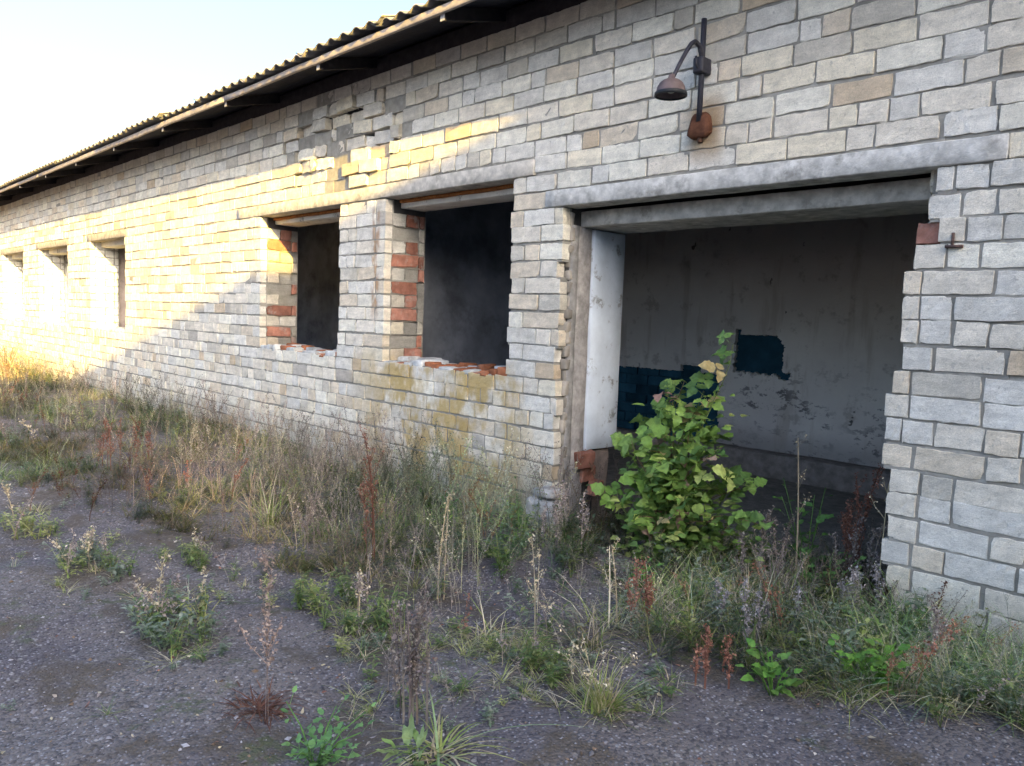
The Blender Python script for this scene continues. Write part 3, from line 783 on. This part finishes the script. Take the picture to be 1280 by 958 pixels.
def t_stalk(seed, H=.45, pal=BROWN, seeds=60, side=8, lean=.15, thick=.0022, head=.5, leafy=0, lpal=BLUEG):
    """dead flowering stem: main axis, side twigs, seed husks"""
    r = np.random.default_rng(seed); A = Acc(); c = pick(pal, r)
    ang = r.uniform(0, 6.28); l = lean*r.uniform(.3, 1.4)
    axis = lambda t: np.array([math.cos(ang)*l*H*t*t, math.sin(ang)*l*H*t*t, H*t-.01])
    V, F = ribbon([axis(t) for t in np.linspace(0, 1, 6)], np.linspace(thick, thick*.4, 6)*1.15, r); A.add(V, F, c)
    ends = []
    for i in range(side):
        t0 = r.uniform(.25, .95); a = r.uniform(0, 6.28); Ls = H*(1-t0*.6)*r.uniform(.15, .4)
        d = unit(np.array([math.cos(a), math.sin(a), r.uniform(.9, 2.2)])); p0 = axis(t0); p1 = p0+d*Ls*.55; p2 = p1+unit(d+[0, 0, .6])*Ls*.45
        V, F = ribbon([p0, p1, p2], [thick*.6, thick*.45, thick*.25], r); A.add(V, F, c); ends.append((p0, p2))
    for i in range(seeds):
        if r.random() < head and ends:
            p0, p2 = ends[r.integers(len(ends))]; p = p0+(p2-p0)*r.uniform(.3, 1.05)
        else: p = axis(r.uniform(.45, 1.02))
        p = p+r.normal(0, .006, 3); s = r.uniform(.0025, .0065)
        d = rnd_dir(r, .6)*s; e = unit(np.cross(d, r.normal(0, 1, 3)))*s*.7
        A.add([p-d, p+e, p+d*1.3, p-e], [[0, 1, 2], [0, 2, 3]], pick(pal, r, .3)*1.15)
    for i in range(leafy):
        t0 = r.uniform(.05, .9); p = axis(t0); V, F = leafgeo(r.uniform(.02, .045), r.uniform(.006, .014), 0, .2, 2, .3)
        A.add(orient(V, p, rnd_dir(r, .3), [0, 0, 1]), F, pick(lpal, r, .25))
    return np.concatenate(A.v), np.concatenate(A.f), np.concatenate(A.c)
def t_forb(seed, H=.16, n=44, pal=BLUEG, L=.035, W=.016, stems=5):
    """low leafy herb"""
    r = np.random.default_rng(seed); A = Acc(); ax = []
    for i in range(stems):
        a = r.uniform(0, 6.28); d = np.array([math.cos(a)*r.uniform(.1, .8), math.sin(a)*r.uniform(.1, .8), 1.])*H*r.uniform(.5, 1.1)
        ax.append(d); V, F = ribbon([[0, 0, -.01], d*.5+[0, 0, .01], d], [.0018, .0014, .0008], r); A.add(V, F, pick(pal, r)*.9)
    for i in range(n):
        d = ax[r.integers(stems)]; p = d*r.uniform(.15, 1.05)+r.normal(0, .006, 3)
        V, F = leafgeo(L*r.uniform(.5, 1.3), W*r.uniform(.6, 1.3), .0, .25, 2, .35)
        A.add(orient(V, p, rnd_dir(r, r.uniform(-.1, .9)), [0, 0, 1]), F, pick(pal, r, .25))
    return np.concatenate(A.v), np.concatenate(A.f), np.concatenate(A.c)

def band(x):      # how far the weeds reach from the wall into the yard
    return -float(np.interp(x, [-24, -13, -8, -6, -5, -4.2, -3.5, -2.6, -2.1, -1.7, -1.2, -.8, 0, 8], [2.7, 2.6, 2.4, 2.1, 1.95, 1.7, 1.55, 1.42, 1.30, 1.15, .90, .68, .7, 1.2]))
def scatter(A, temps, n, xr, dens, scale, seed, tint=.15):
    r = np.random.default_rng(seed); done = 0; tries = 0
    while done < n and tries < n*30:
        tries += 1
        # more of them where they are near
        u = r.random(); x = xr[1]-(xr[1]-xr[0])*u**1.25; b = band(x)
        y = r.uniform(b*1.12, .02 if not (DOOR[0]+.1 < x < DOOR[1]) else .75)
        d = dens(x, y, b)
        if r.random() > d: continue
        V, F, C = temps[r.integers(len(temps))]
        s = scale(x, y, b)*r.uniform(.65, 1.3)
        W = rotz(V, r.uniform(0, 6.28))*s; z0 = float(gz(x, y))-(.02 if y > .4 else 0)
        W = W+[x, y, z0]
        np.clip(W[:, 1], None, -.005 if not (DOOR[0]+.05 < x < DOOR[1]-.02) else 9, out=W[:, 1])
        q = patch(x, y, 1.35, 140)*1.5; h = patch(x, y, 1.0, 170)*1.3
        A.add(W, F, C*r.uniform(1-tint, 1+tint)*max(.34, .64+q*.85)*np.clip([.97+h*.26, .96-h*.02, .94-abs(h)*.2], .72, 1.3)); done += 1
def patch(x, y, sc, off=0): return mnoise.noise(Vector((x*sc+off, y*sc-off, off*.37)))
near_wall = lambda y, b: min(1, max(0, (y-b)/(-b)))

# dead weeds, green weeds and grass along the wall: nobody could count them
dry_t = [t_stalk(40+i, .40+.05*(i % 4), [BROWN, BROWN*.8, BROWN, BROWN*.9, STRAW][i % 5], 58, 10, .35) for i in range(10)]
mix_t = [t_stalk(60+i, .34+.04*(i % 3), BROWN*.85, 34, 7, .4, leafy=28, lpal=[BLUEG, GREEN][i % 2]) for i in range(8)]
rus_t = [t_stalk(80+i, .26, RUSTY, 90, 9, .4) for i in range(3)]
A = Acc()
def hs(x, y, b):
    h = .50+.46*near_wall(y, b)**.8
    if x < -3.6: h *= .86
    if x > -2.55: h *= float(np.interp(x, [-2.55, -2.3, -1.2, -1.0, 8], [1, .62, .50, .45, .55]))
    if -2.7 < x < -1.55 and y > -.62: h *= .55
    return h
scatter(A, dry_t, 2000, (-17, 7), lambda x, y, b: (0 if y < b else 1)*(.25+.75*near_wall(y, b))*max(0, .55+patch(x, y, 1.9, 3)), hs, 1)
scatter(A, dry_t, 1050, (-5.5, -.4), lambda x, y, b: (0 if y < b else 1)*(.5+.5*near_wall(y, b))*max(0, .5+patch(x, y, 2.3, 4)), hs, 11)
scatter(A, mix_t, 950, (-17, 7), lambda x, y, b: (0 if y < b else 1)*(.4+.6*near_wall(y, b))*max(0, .5+patch(x, y, 1.7, 9)), hs, 2)
scatter(A, rus_t, 120, (-17, 2), lambda x, y, b: 1. if patch(x, y, 1.3, 21) > .22 else 0, lambda x, y, b: .9, 3)
tag(A.obj('dry_weeds', MDRY), 'tangle of dead brown weed stems along the foot of the wall', kind='stuff')
A = Acc()
gt = [t_tuft(20+i, 30, .20, .8, [GREEN, YELG, BLUEG, YELG][i % 4], .3) for i in range(10)]
scatter(A, gt, 1700, (-18, 7), lambda x, y, b: (.15 if y < b*1.0 else 1)*max(0, .42+1.3*patch(x, y, 1.4, 31)), lambda x, y, b: .75+.35*near_wall(y, b), 4)
tg = [t_tuft(220+i, 26, .30, .9, YELG, .5, .0018) for i in range(5)]
scatter(A, tg, 420, (-18, 4), lambda x, y, b: (0 if y < b else 1)*max(0, .1+1.8*patch(x, y, 1.1, 77)), lambda x, y, b: 1., 14)
mat_t = [t_tuft(520+i, 40, .22, 2.6, STRAW, .75, .0018, 2.2, 3) for i in range(6)]
scatter(A, mat_t, 700, (-16, 6), lambda x, y, b: (.12 if y < b else 1)*max(0, .45+1.2*patch(x, y, 1.6, 63)), lambda x, y, b: .9, 24)
lng = [t_tuft(560+i, 18, .34, .9, [YELG, GREEN, BLUEG][i % 3], .3, .0024, .9, 4) for i in range(6)]
scatter(A, lng, 210, (-1.9, -.2), lambda x, y, b: 1. if b*.9 < y < -.05 else 0, lambda x, y, b: .85, 25)
tag(A.obj('grass', MDRY), 'green and yellowing grass among the weeds', kind='stuff')
A = Acc()
ft = [t_forb(30+i, .13+.02*(i % 3), 40, [BLUEG, GREEN, BLUEG, YELG][i % 4]) for i in range(10)]
scatter(A, ft, 1150, (-16, 6), lambda x, y, b: (.1 if y < b else 1)*max(0, .45+1.3*patch(x, y, 1.5, 51)), lambda x, y, b: .75+.45*near_wall(y, b), 5)
scatter(A, ft, 110, (-2.8, -1.0), lambda x, y, b: (.1 if y < b else 1)*(1 if -.85 < y < .1 else .2), lambda x, y, b: 1.0, 15)
r2 = np.random.default_rng(71)
for i in range(480):
    x = r2.uniform(-9.5, -1.3) if i % 3 else r2.uniform(-2.7, -1.3); b = band(x); y = b-abs(r2.normal(0, .55))-.02
    if patch(x, y, 1.7, 90) < -.02: continue
    V, F, C = (ft+gt+dry_t[:3])[r2.integers(23)]; s_ = r2.uniform(.3, .8); A.add(rotz(V, r2.uniform(0, 6))*[s_, s_, s_*.7]+[x, y, float(gz(x, y))], F, C)
tag(A.obj('green_weeds', MLEAF), 'low green leafy weeds growing at the edge of the yard', kind='stuff')

# loose stones and dead leaves on the yard
A = Acc(); r = np.random.default_rng(5)
ico = np.array([[0, 0, 1], [.9, 0, .1], [0, .9, .15], [-.9, 0, 0], [0, -.9, .1], [.1, .1, -.6]]); icf = np.array([[0, 1, 2], [0, 2, 3], [0, 3, 4], [0, 4, 1], [5, 2, 1], [5, 3, 2], [5, 4, 3], [5, 1, 4]])
for i in range(15000):
    u = r.random(); dist = .9+6.5*u**1.6; a = R(r.uniform(95, 178)); x = CAM[0]+dist*math.cos(a)*1.25; y = CAM[1]+dist*math.sin(a)*.62+.15
    if y > .1: continue
    s = r.choice([.0022, .0035, .0055, .009], p=[.45, .35, .16, .04])*r.uniform(.7, 1.3)
    V = ico*[s*r.uniform(.8, 1.5), s*r.uniform(.7, 1.1), s*r.uniform(.45, .8)]+r.normal(0, s*.15, (6, 3))
    g = r.choice([.11, .18, .28, .42, .58], p=[.34, .3, .22, .11, .03]); c = np.array([g*1.02, g*.96, g*1.0])
    if r.random() < .16: c = np.array([.22, .15, .10])*r.uniform(.6, 1.3)
    A.add(rotz(V, r.uniform(0, 6.28))+[x, y, float(gz(x, y))+s*.25], icf, c)
tag(A.obj('gravel', MSTONE, None, False), 'loose stones and grit on the yard', kind='stuff')
A = Acc()
for i in range(5200):
    u = r.random(); dist = .9+6*u**1.4; a = R(r.uniform(95, 178)); x = dist*math.cos(a)*1.25; y = CAM[1]+dist*math.sin(a)*.7+.2
    if y > .3 or (y < band(x)-.1 and r.random() > .12+.9*max(0, patch(x, y, 1.8, 200))): continue
    V, F = leafgeo(r.uniform(.008, .028), r.uniform(.004, .014), .1, r.uniform(-.4, .6), 3, r.uniform(-.5, .5))
    A.add(orient(V, [x, y, float(gz(x, y))+.006], rnd_dir(r, r.uniform(-.1, .2)), [r.normal(0, .3), r.normal(0, .3), 1]), F, pick([STRAW, BROWN, RUSTY][r.choice(3, p=[.35, .5, .15])], r, .3))
tag(A.obj('leaf_litter', MDRY), 'dead leaf scraps scattered on the yard', kind='stuff')

# ---- single plants
def ground_xy(px, py, z=0.):
    d = AX@np.array([px-CX, CY-py, -F_PX]); t = (z-CAM[2])/d[2]; return CAM[0]+d[0]*t, CAM[1]+d[1]*t
def put(name, temp, x, y, s, label, cat='weed', mat=MDRY, rot=0, sx=1., group=None):
    V, F, C = temp; o = link(name, raw_mesh(name, V*[sx, 1, 1], F, C, mat), None, (x, y, float(gz(x, y)))); o.scale = (s,)*3; o.rotation_euler[2] = rot
    return tag(o, label, cat, group)
def merge(*ts):
    A = Acc()
    for t, off, s in ts: A.add(rotz(t[0]*s, off[0]*9)+[off[0], off[1], 0], t[1], t[2])
    return np.concatenate(A.v), np.concatenate(A.f), np.concatenate(A.c)

# tussock in front, middle of the picture
x, y = -1.42, -1.46
tt = thing('grass_tussock', (x, y, float(gz(x, y))), 'yellow green grass tussock alone on the bare asphalt in front of the doorway', 'grass tussock')
V, F, C = t_tuft(900, 150, .20, .55, YELG, .18, .0026, .55, 4); link('green_blades', raw_mesh('blades', V, F, C, MDRY), tt)['kind'] = 'stuff'
V, F, C = t_tuft(901, 90, .17, 1.9, STRAW, .8, .0020, 1.6, 4); link('dead_blades', raw_mesh('dead_blades', V, F, C, MDRY), tt)['kind'] = 'stuff'
for i in range(7):
    V, F, C = t_stalk(910+i, rng.uniform(.16, .34), STRAW, 26, 2, .7, .0016); o = link('flower_stalk', raw_mesh('flower_stalk', V, F, C, MDRY), tt, (rng.normal(0, .04), rng.normal(0, .04), 0)); o.rotation_euler[2] = i
# tussock with long arching blades at the bottom edge
x, y = -1.60, -1.97
tt = thing('grass_tussock', (x, y, float(gz(x, y))), 'sprawling tussock with long arching blades at the bottom edge, beside the broad leaved herb', 'grass tussock')
V, F, C = t_tuft(920, 60, .24, 1.3, YELG, .3, .0032, 1.5, 5); link('blades', raw_mesh('blades', V, F, C, MDRY), tt)['kind'] = 'stuff'
for i, (d, L) in enumerate([((.75, .25, .75), .52), ((.9, -.1, .25), .34), ((1, .3, .3), .36), ((-.5, .3, .8), .26), ((.5, -.4, .5), .30)]):
    V, F = blade([0, 0, 0], d, L, .0042, 1.0 if i else .55, 8); A = Acc(); A.add(V, F, pick(np.array([[.26, .34, .16], [.30, .36, .22]]), rng)); A.obj('long_blade', MLEAF, tt)
# grass clumps in the weed band
for px, py, s, lab in [(335, 655, 1.35, 'yellow green grass clump with straw tops in the weeds below the first near window'),
                       (480, 655, 1.1, 'olive grass clump in the weeds below the second near window'),
                       (1130, 800, 1.25, 'long green grass clump leaning on the right brick pier')]:
    gx, gy = ground_xy(px, py); put('grass_clump', merge((t_tuft(930+px, 70, .30, .7, YELG if px < 900 else GREEN, .25, .0024, .7, 4), (0, 0), 1), (t_tuft(931+px, 40, .24, 1.2, STRAW, .6, .002, 1.2, 4), (.06, .03), 1)), gx, gy, s, lab, 'grass clump')

# low weeds on the asphalt
def low_weed(px, py, s, pal, lab, n=6, straw=2):
    gx, gy = ground_xy(px, py); r = np.random.default_rng(px); ts = []
    for i in range(n): ts.append((t_forb(px*7+i, .10, 60, [pal, GREEN, YELG][r.choice(3, p=[.7, .2, .1])], .026, .011), (r.uniform(-.2, .2)*min(1, n/14), r.uniform(-.12, .12)*min(1, n/14)), r.uniform(.75, 1.2)))
    for i in range(straw): ts.append((t_stalk(px*3+i, .16, STRAW if i % 2 else BROWN, 60, 7, .5), (r.normal(0, .08), r.normal(0, .06)), 1))
    ts.append((t_tuft(px, 30, .09, 1.0, YELG, .5, .0015), (.03, 0), 1))
    put('low_weed', merge(*ts), gx, gy, s, lab, 'weed', MLEAF)
low_weed(218, 785, 1.3, BLUEG, 'round grey green weed cushion alone on the bare asphalt', 20, 7)
low_weed(120, 715, 1.1, BLUEG, 'low grey green weed cushion with brown tops farther back on the asphalt', 16, 9)
low_weed(440, 775, 1.25, GREEN, 'spreading fresh green weed patch below the dry band', 18, 3)
low_weed(40, 665, 1.5, YELG, 'pale yellow green weed patch at the left edge of the yard', 8, 2)
low_weed(235, 700, 1.0, GREEN, 'small green weed patch in the bare strip of asphalt', 11, 2)
low_weed(390, 605+70, 1.2, GREEN, 'bright green weed cushion at the front of the dry band', 6, 1)
low_weed(1180, 893, .9, BLUEG, 'feathery blue green weed near the bottom right of the yard', 6, 1)
low_weed(680, 850, .9, GREEN, 'little green weed left of the lone grass tussock', 8, 3)
low_weed(20, 560, 1.6, BLUEG, 'wide grey green weed cushion by the left edge among brown stems', 8, 4)

# tall dead stalks that stand out
def tall(px, py, H, lab, pal=BROWN, n=3, seeds=220, side=14, thick=.0035, s=1, leafy=0, spread=.03):
    seeds = int(seeds*1.2)
    gx, gy = ground_xy(px, py) if py is not None else px
    seed = int(abs(gx*1000)); r = np.random.default_rng(seed)
    ts = [(t_stalk(seed+i, H*r.uniform(.6, 1.0) if i else H, pal, seeds, side, .12, thick, .6, leafy), (r.normal(0, spread) if i else 0, r.normal(0, spread) if i else 0), 1) for i in range(n)]
    return put('dead_stalk', merge(*ts), gx, gy, s, lab, 'dead weed')
tall(332, 900, .56, 'tall thin reddish dead stalk standing over the rusty clump', np.array([[.27, .19, .15], [.32, .24, .19]]), 2, 200, 5, .003, spread=.01)
tall(512, 905, .44, 'dark bundle of dead upright stalks on the asphalt, left of the arching tussock', BROWN*.55, 10, 130, 9, .0035, spread=.028)
tall(468, 705, .68, 'tall dark brown dead stalk against the ochre stained bricks', RUSTY*.8, 3, 260, 16)
tall(555, 745, .50, 'pale straight dead stem in the weeds below the second near window', STRAW, 2, 60, 4)
tall(668, 800, .42, 'thin straw stem left of the doorway foot', STRAW, 2, 60, 3)
tall(700, 700, .36, 'grey brown seedy weed at the foot of the door jamb', BROWN, 8, 160, 12, spread=.08)
tall(770, 790, .34, 'thin pair of straw stems in front of the bramble', STRAW, 2, 50, 3)
tall(725, 640, .40, 'purplish dead weed against the broken red brick of the jamb', np.array([[.24, .19, .19], [.30, .25, .25]]), 5, 160, 10, spread=.05)
tall(808, 790, .28, 'rust red dead weed in front of the bramble', RUSTY, 5, 140, 10, spread=.03)
tall(880, 850, .18, 'rust brown curled dead weed on the asphalt right of the lone tussock', RUSTY, 6, 90, 9, spread=.07)
tall(250, 600, .42, 'straw coloured dead weed clump by the long wall', STRAW*.8, 7, 120, 10, spread=.12)
tall(150, 590, .40, 'reddish brown dead weed clump under the sunlit wall', RUSTY*.8, 9, 130, 11, spread=.15)
tall(1245, 800, .34, 'brown dead weed against the right brick pier', BROWN, 7, 140, 12, spread=.07)
tall(1170, 850, .22, 'brown seedy weed at the foot of the right pier', BROWN, 6, 140, 12, spread=.06)
tall(1060, 790, .26, 'whitish brown seedy weed in front of the right pier', np.array([[.36, .33, .32], [.28, .25, .25]]), 7, 150, 12, spread=.08)
tall(930, 800, .24, 'greyish seedy weed between the bramble and the bare asphalt', np.array([[.33, .30, .30], [.22, .19, .19]]), 8, 150, 12, spread=.10)
tall((-1.57, .20), None, .74, 'pale tall dead stem standing inside the doorway, right of the bramble', STRAW, 1, 60, 5, .0045)
tall((-1.16, .10), None, .62, 'pale leaning dead stem in the doorway beside the right pier', STRAW, 1, 20, 2, .004)
tall((-1.36, .35), None, .62, 'dark red brown withered dock inside the doorway', RUSTY*.75, 4, 420, 12, .004, spread=.04)
tall((-1.25, .22), None, .40, 'low bushy brown dead weed in the doorway against the right pier', BROWN*.7, 8, 150, 12, .003, spread=.07)
tall((-1.72, .12), None, .38, 'brown seedy weed between the bramble and the pale tall stem', BROWN*.75, 8, 150, 12, .003, spread=.09)
# rusty matted clump and pale seed stem
gx, gy = ground_xy(322, 885); put('dead_clump', merge((t_tuft(941, 150, .10, 1.6, RUSTY*.55, .0, .002, 1.8, 4), (0, 0), 1), (t_tuft(942, 130, .07, 1.0, RUSTY*.4, .0, .002, 1.4, 4), (.02, 0), 1), (t_tuft(943, 90, .08, 1.4, RUSTY*.5, .0, .002, 1.6, 4), (-.04, .02), 1)), gx, gy, 1.5, 'dark rusty brown matted dead clump on the asphalt', 'dead weed')

# sunlit shrub by the far wall
A = Acc(); r = np.random.default_rng(88)
for i in range(900):
    a, b, c = r.normal(0, .7), r.normal(0, .22), abs(r.normal(0, .38)); V, F = leafgeo(r.uniform(.04, .08), r.uniform(.02, .035), .1, .2, 3, .3)
    A.add(orient(V, [a, b, c*(1-.3*abs(a))], rnd_dir(r, .4), [0, 0, 1]), F, pick(np.array([[.42, .30, .06], [.36, .30, .07], [.45, .26, .05], [.30, .27, .07]]), r))
o = A.obj('foliage', MLEAF); tt = thing('golden_shrub', (-14.6, -.45, 0), 'golden leaved low shrub lit by the sun at the far left against the wall', 'shrub'); o.parent = tt; o['kind'] = 'stuff'
A = Acc()
for i in range(10):
    a = i*.63; V, F = tube([[0, 0, 0], [math.cos(a)*.2, math.sin(a)*.08, .25], [math.cos(a)*.5, math.sin(a)*.16, .5]], [.008, .006, .003], 4, False); A.add(V, F, (.2, .13, .08))
A.obj('twigs', MDRY, tt)

# leafy plants whose leaves can be told apart
def leaf_mesh(name, L, W, pal, seed, lobes=3, serr=.16, n=7):
    r = np.random.default_rng(seed); A = Acc(); c = pick(pal, r)
    if lobes == 1: parts = [(0, L, W)]
    else: parts = [(0, L, W*1.05), (r.uniform(1.3, 1.7), L*r.uniform(.6, .85), W*.8), (-r.uniform(1.3, 1.7), L*r.uniform(.6, .85), W*.8)]
    for a, l, w in parts:
        V, F = leafgeo(l, w, serr, r.uniform(.05, .5), n, r.uniform(.05, .7), r)
        V[:, 2] += .05*l*np.sin(V[:, 1]/l*9+r.uniform(0, 6))+.04*l*np.sin(V[:, 0]/w*7); V = rotz(V, a)
        cc = np.tile(c*r.uniform(.85, 1.15), (len(V), 1)); A.add(V+[0, .012 if a == 0 else 0, 0], F, cc)
    V, F = tube([[0, -.035, -.012], [0, -.012, -.004], [0, .01, 0]], .0012, 3, False); A.add(V, F, c*.9)
    return A.mesh(name, MLEAF)
BR = np.array([[.14, .24, .05], [.21, .31, .07], [.10, .18, .045], [.36, .42, .13], [.20, .31, .07], [.15, .25, .07]])
BRO = np.array([[.34, .22, .17], [.38, .30, .14], [.30, .17, .13]])
LM = [leaf_mesh('leaf', .052, .044, BR, 700+i) for i in range(16)]; LMO = [leaf_mesh('leaf', .05, .04, BRO, 730+i) for i in range(5)]
br = thing('bramble', (-2.20, .02, 0), 'tall bramble bush with broad green leaves growing in the doorway', 'bush')
canes = [  # tips, relative to the root, with an arch
 ((.30, .02, 1.16), .10), ((-.02, .0, .90), .05), ((.06, -.05, .84), .05), ((.16, .0, .78), .06), ((-.16, -.08, .62), .08), ((.28, -.02, .66), .10),
 ((.42, .06, .48), .16), ((-.24, .1, .42), .10), ((.08, -.16, .58), .06), ((-.06, -.2, .66), .05), ((.24, -.15, .44), .10), ((.55, -.02, .32), .14), ((-.20, -.22, .34), .10), ((.36, .1, .46), .1), ((.10, .14, .74), .05), ((.05, -.26, .30), .1), ((-.12, .05, .76), .05), ((.02, .05, .96), .04), ((.14, .02, .92), .04), ((.34, -.1, .30), .1), ((-.1, -.2, .2), .1), ((.18, -.25, .22), .1)]
r = np.random.default_rng(17); nl = 0
for ci, (tip, arch) in enumerate(canes):
    tip = np.array(tip); root = np.array([r.normal(0, .07), r.normal(0, .05), -.01])
    P = [root+(tip-root)*t+np.array([0, 0, arch*math.sin(math.pi*t)])+np.array([.02*math.sin(t*9+ci), .02*math.cos(t*7+ci), 0]) for t in np.linspace(0, 1, 10)]
    A = Acc(); V, F = tube(P, np.linspace(.0045, .0018, 10), 5); A.add(V, F, (.16, .12, .06) if ci % 2 else (.14, .17, .06)); A.obj('cane', MDRY, br)
    L = np.linalg.norm(tip-root); k = int(max(7, L/.045)) if ci else 9
    for j in range(k):
        t = (.12+.88*(j+.7)/k) if ci else (.55+.45*(j+.8)/k)
        if nl >= 282: break
        i0 = min(int(t*9), 8); p = P[i0]+(P[i0+1]-P[i0])*(t*9-i0)
        a = r.uniform(0, 2*np.pi); d = unit(np.array([math.cos(a), math.sin(a)*.8-.25, r.uniform(-.1, .7)])); p = p+d*r.uniform(.035, .085)
        sc = r.uniform(.8, 1.9)*(1.0 if ci else .95)
        o = link('leaf', (LMO if r.random() < (.10 if t > .2 else .22) else LM)[r.integers(4 if False else 4)] if False else ((LMO[r.integers(5)]) if r.random() < .07 else LM[r.integers(16)]), br)
        up = unit(np.array([r.normal(0, .55), -.6+r.normal(0, .5), .8])); f = unit(d); s = unit(np.cross(f, up)); u = np.cross(s, f)
        mm = Matrix(((s[0], f[0], u[0], p[0]), (s[1], f[1], u[1], p[1]), (s[2], f[2], u[2], p[2]), (0, 0, 0, 1)))
        o.matrix_local = mm@Matrix.Diagonal((sc, sc, sc, 1)); nl += 1
A = Acc()
for i in range(950):
    q = canes[r.integers(len(canes))][0]; t = r.uniform(.05, .95); p = np.array(q)*t*.9+r.normal(0, .075, 3)+[0, .04, 0]; p[2] = max(.02, p[2])
    V, F = leafgeo(r.uniform(.03, .075), r.uniform(.022, .05), .15, .25, 5, .3); A.add(orient(V, p, rnd_dir(r, .3), [0, -.5, .8]), F, pick(BR*.85, r, .3))
A.obj('inner_foliage', MLEAF, br)['kind'] = 'stuff'

def leafy(name, px, py, lab, cat, n, H, L, W, pal, seed, lobes=1, stems=4, spread=.10, up=.6):
    gx, gy = ground_xy(px, py) if py is not None else px
    tt = thing(name, (gx, gy, float(gz(gx, gy))), lab, cat); r = np.random.default_rng(seed)
    ms = [leaf_mesh('leaf', L, W, pal, seed*3+i, lobes, .14, 7) for i in range(5)]
    for s_ in range(stems):
        a = r.uniform(0, 6.28); d = np.array([math.cos(a)*spread*r.uniform(.3, 1.2), math.sin(a)*spread*r.uniform(.3, 1.2), H*r.uniform(.6, 1.1)])
        P = [np.array([0, 0, -.01]), d*.5+[0, 0, .02], d]; A = Acc(); V, F = tube(P, [.0032, .0026, .0015], 4); A.add(V, F, pal[0]*.9); A.obj('stem', MDRY, tt)
        for j in range(n//stems):
            t = .15+.9*j/(n//stems); p = np.array([0, 0, 0])+d*t; a = j*2.4+r.normal(0, .4); dd = unit(np.array([math.cos(a), math.sin(a), r.uniform(up-.4, up+.3)]))
            p = p+dd*.03; upv = unit(np.array([r.normal(0, .3), -.3+r.normal(0, .3), 1])); s = unit(np.cross(dd, upv)); u = np.cross(s, dd); k = r.uniform(.6, 1.15)*(1.1-.4*t)
            o = link('leaf', ms[r.integers(5)], tt)
            o.matrix_local = Matrix(((s[0], dd[0], u[0], p[0]), (s[1], dd[1], u[1], p[1]), (s[2], dd[2], u[2], p[2]), (0, 0, 0, 1)))@Matrix.Diagonal((k, k, k, 1))
    return tt
leafy('leafy_weed', 395, 955, 'fresh green leafy herb at the bottom edge with one upright shoot', 'weed', 70, .13, .036, .022, np.array([[.14, .28, .07], [.18, .32, .10], [.12, .24, .08]]), 5, 1, 9, .15)
leafy('leafy_weed', 520, 960, 'broad leaved dock rosette at the bottom edge beside the arching tussock', 'weed', 15, .07, .085, .024, np.array([[.15, .23, .07], [.20, .26, .10]]), 6, 1, 5, .07, .7)
leafy('nettle', 1085, 872, 'bright green nettle clump in front of the right pier', 'nettle', 40, .17, .06, .036, np.array([[.13, .26, .04], [.17, .30, .06], [.10, .22, .04]]), 7, 1, 8, .13)
leafy('nettle', 965, 872, 'green leafy nettle at the edge of the bare asphalt right of the rust brown weed', 'nettle', 30, .14, .06, .036, np.array([[.11, .24, .04], [.15, .27, .06]]), 8, 1, 6, .10)
leafy('nettle', (-1.62, .42), None, 'green leafy shoots inside the doorway right of the bramble', 'nettle', 36, .45, .07, .04, np.array([[.12, .25, .05], [.09, .2, .05]]), 9, 1, 6, .16)
leafy('nettle', 800, 745, 'small fresh green nettle at the foot of the bramble', 'nettle', 16, .12, .05, .03, np.array([[.14, .30, .06], [.17, .33, .08]]), 10, 1, 4, .06)
leafy('nettle', (-1.40, .10), None, 'dark green leafy clump in the middle of the doorway threshold', 'nettle', 44, .26, .06, .036, np.array([[.11, .22, .06], [.14, .25, .07]]), 12, 1, 9, .16)
# pale broken block at the foot of the jamb
A = Acc(); V, F = gridbox(-.10, .10, -.06, .10, -.02, .20, .04, .016, 8, .014); A.add(V, F, (.62, .60, .58)); V, F = gridbox(-.07, .09, -.05, .08, .21, .26, .04, .012, 4, .012); A.add(V, F, (.55, .54, .53))
tag(A.obj('concrete_block', MCONC, None, True, (-2.93, -.10, .02)), 'pale broken concrete block at the foot of the door jamb', 'block')
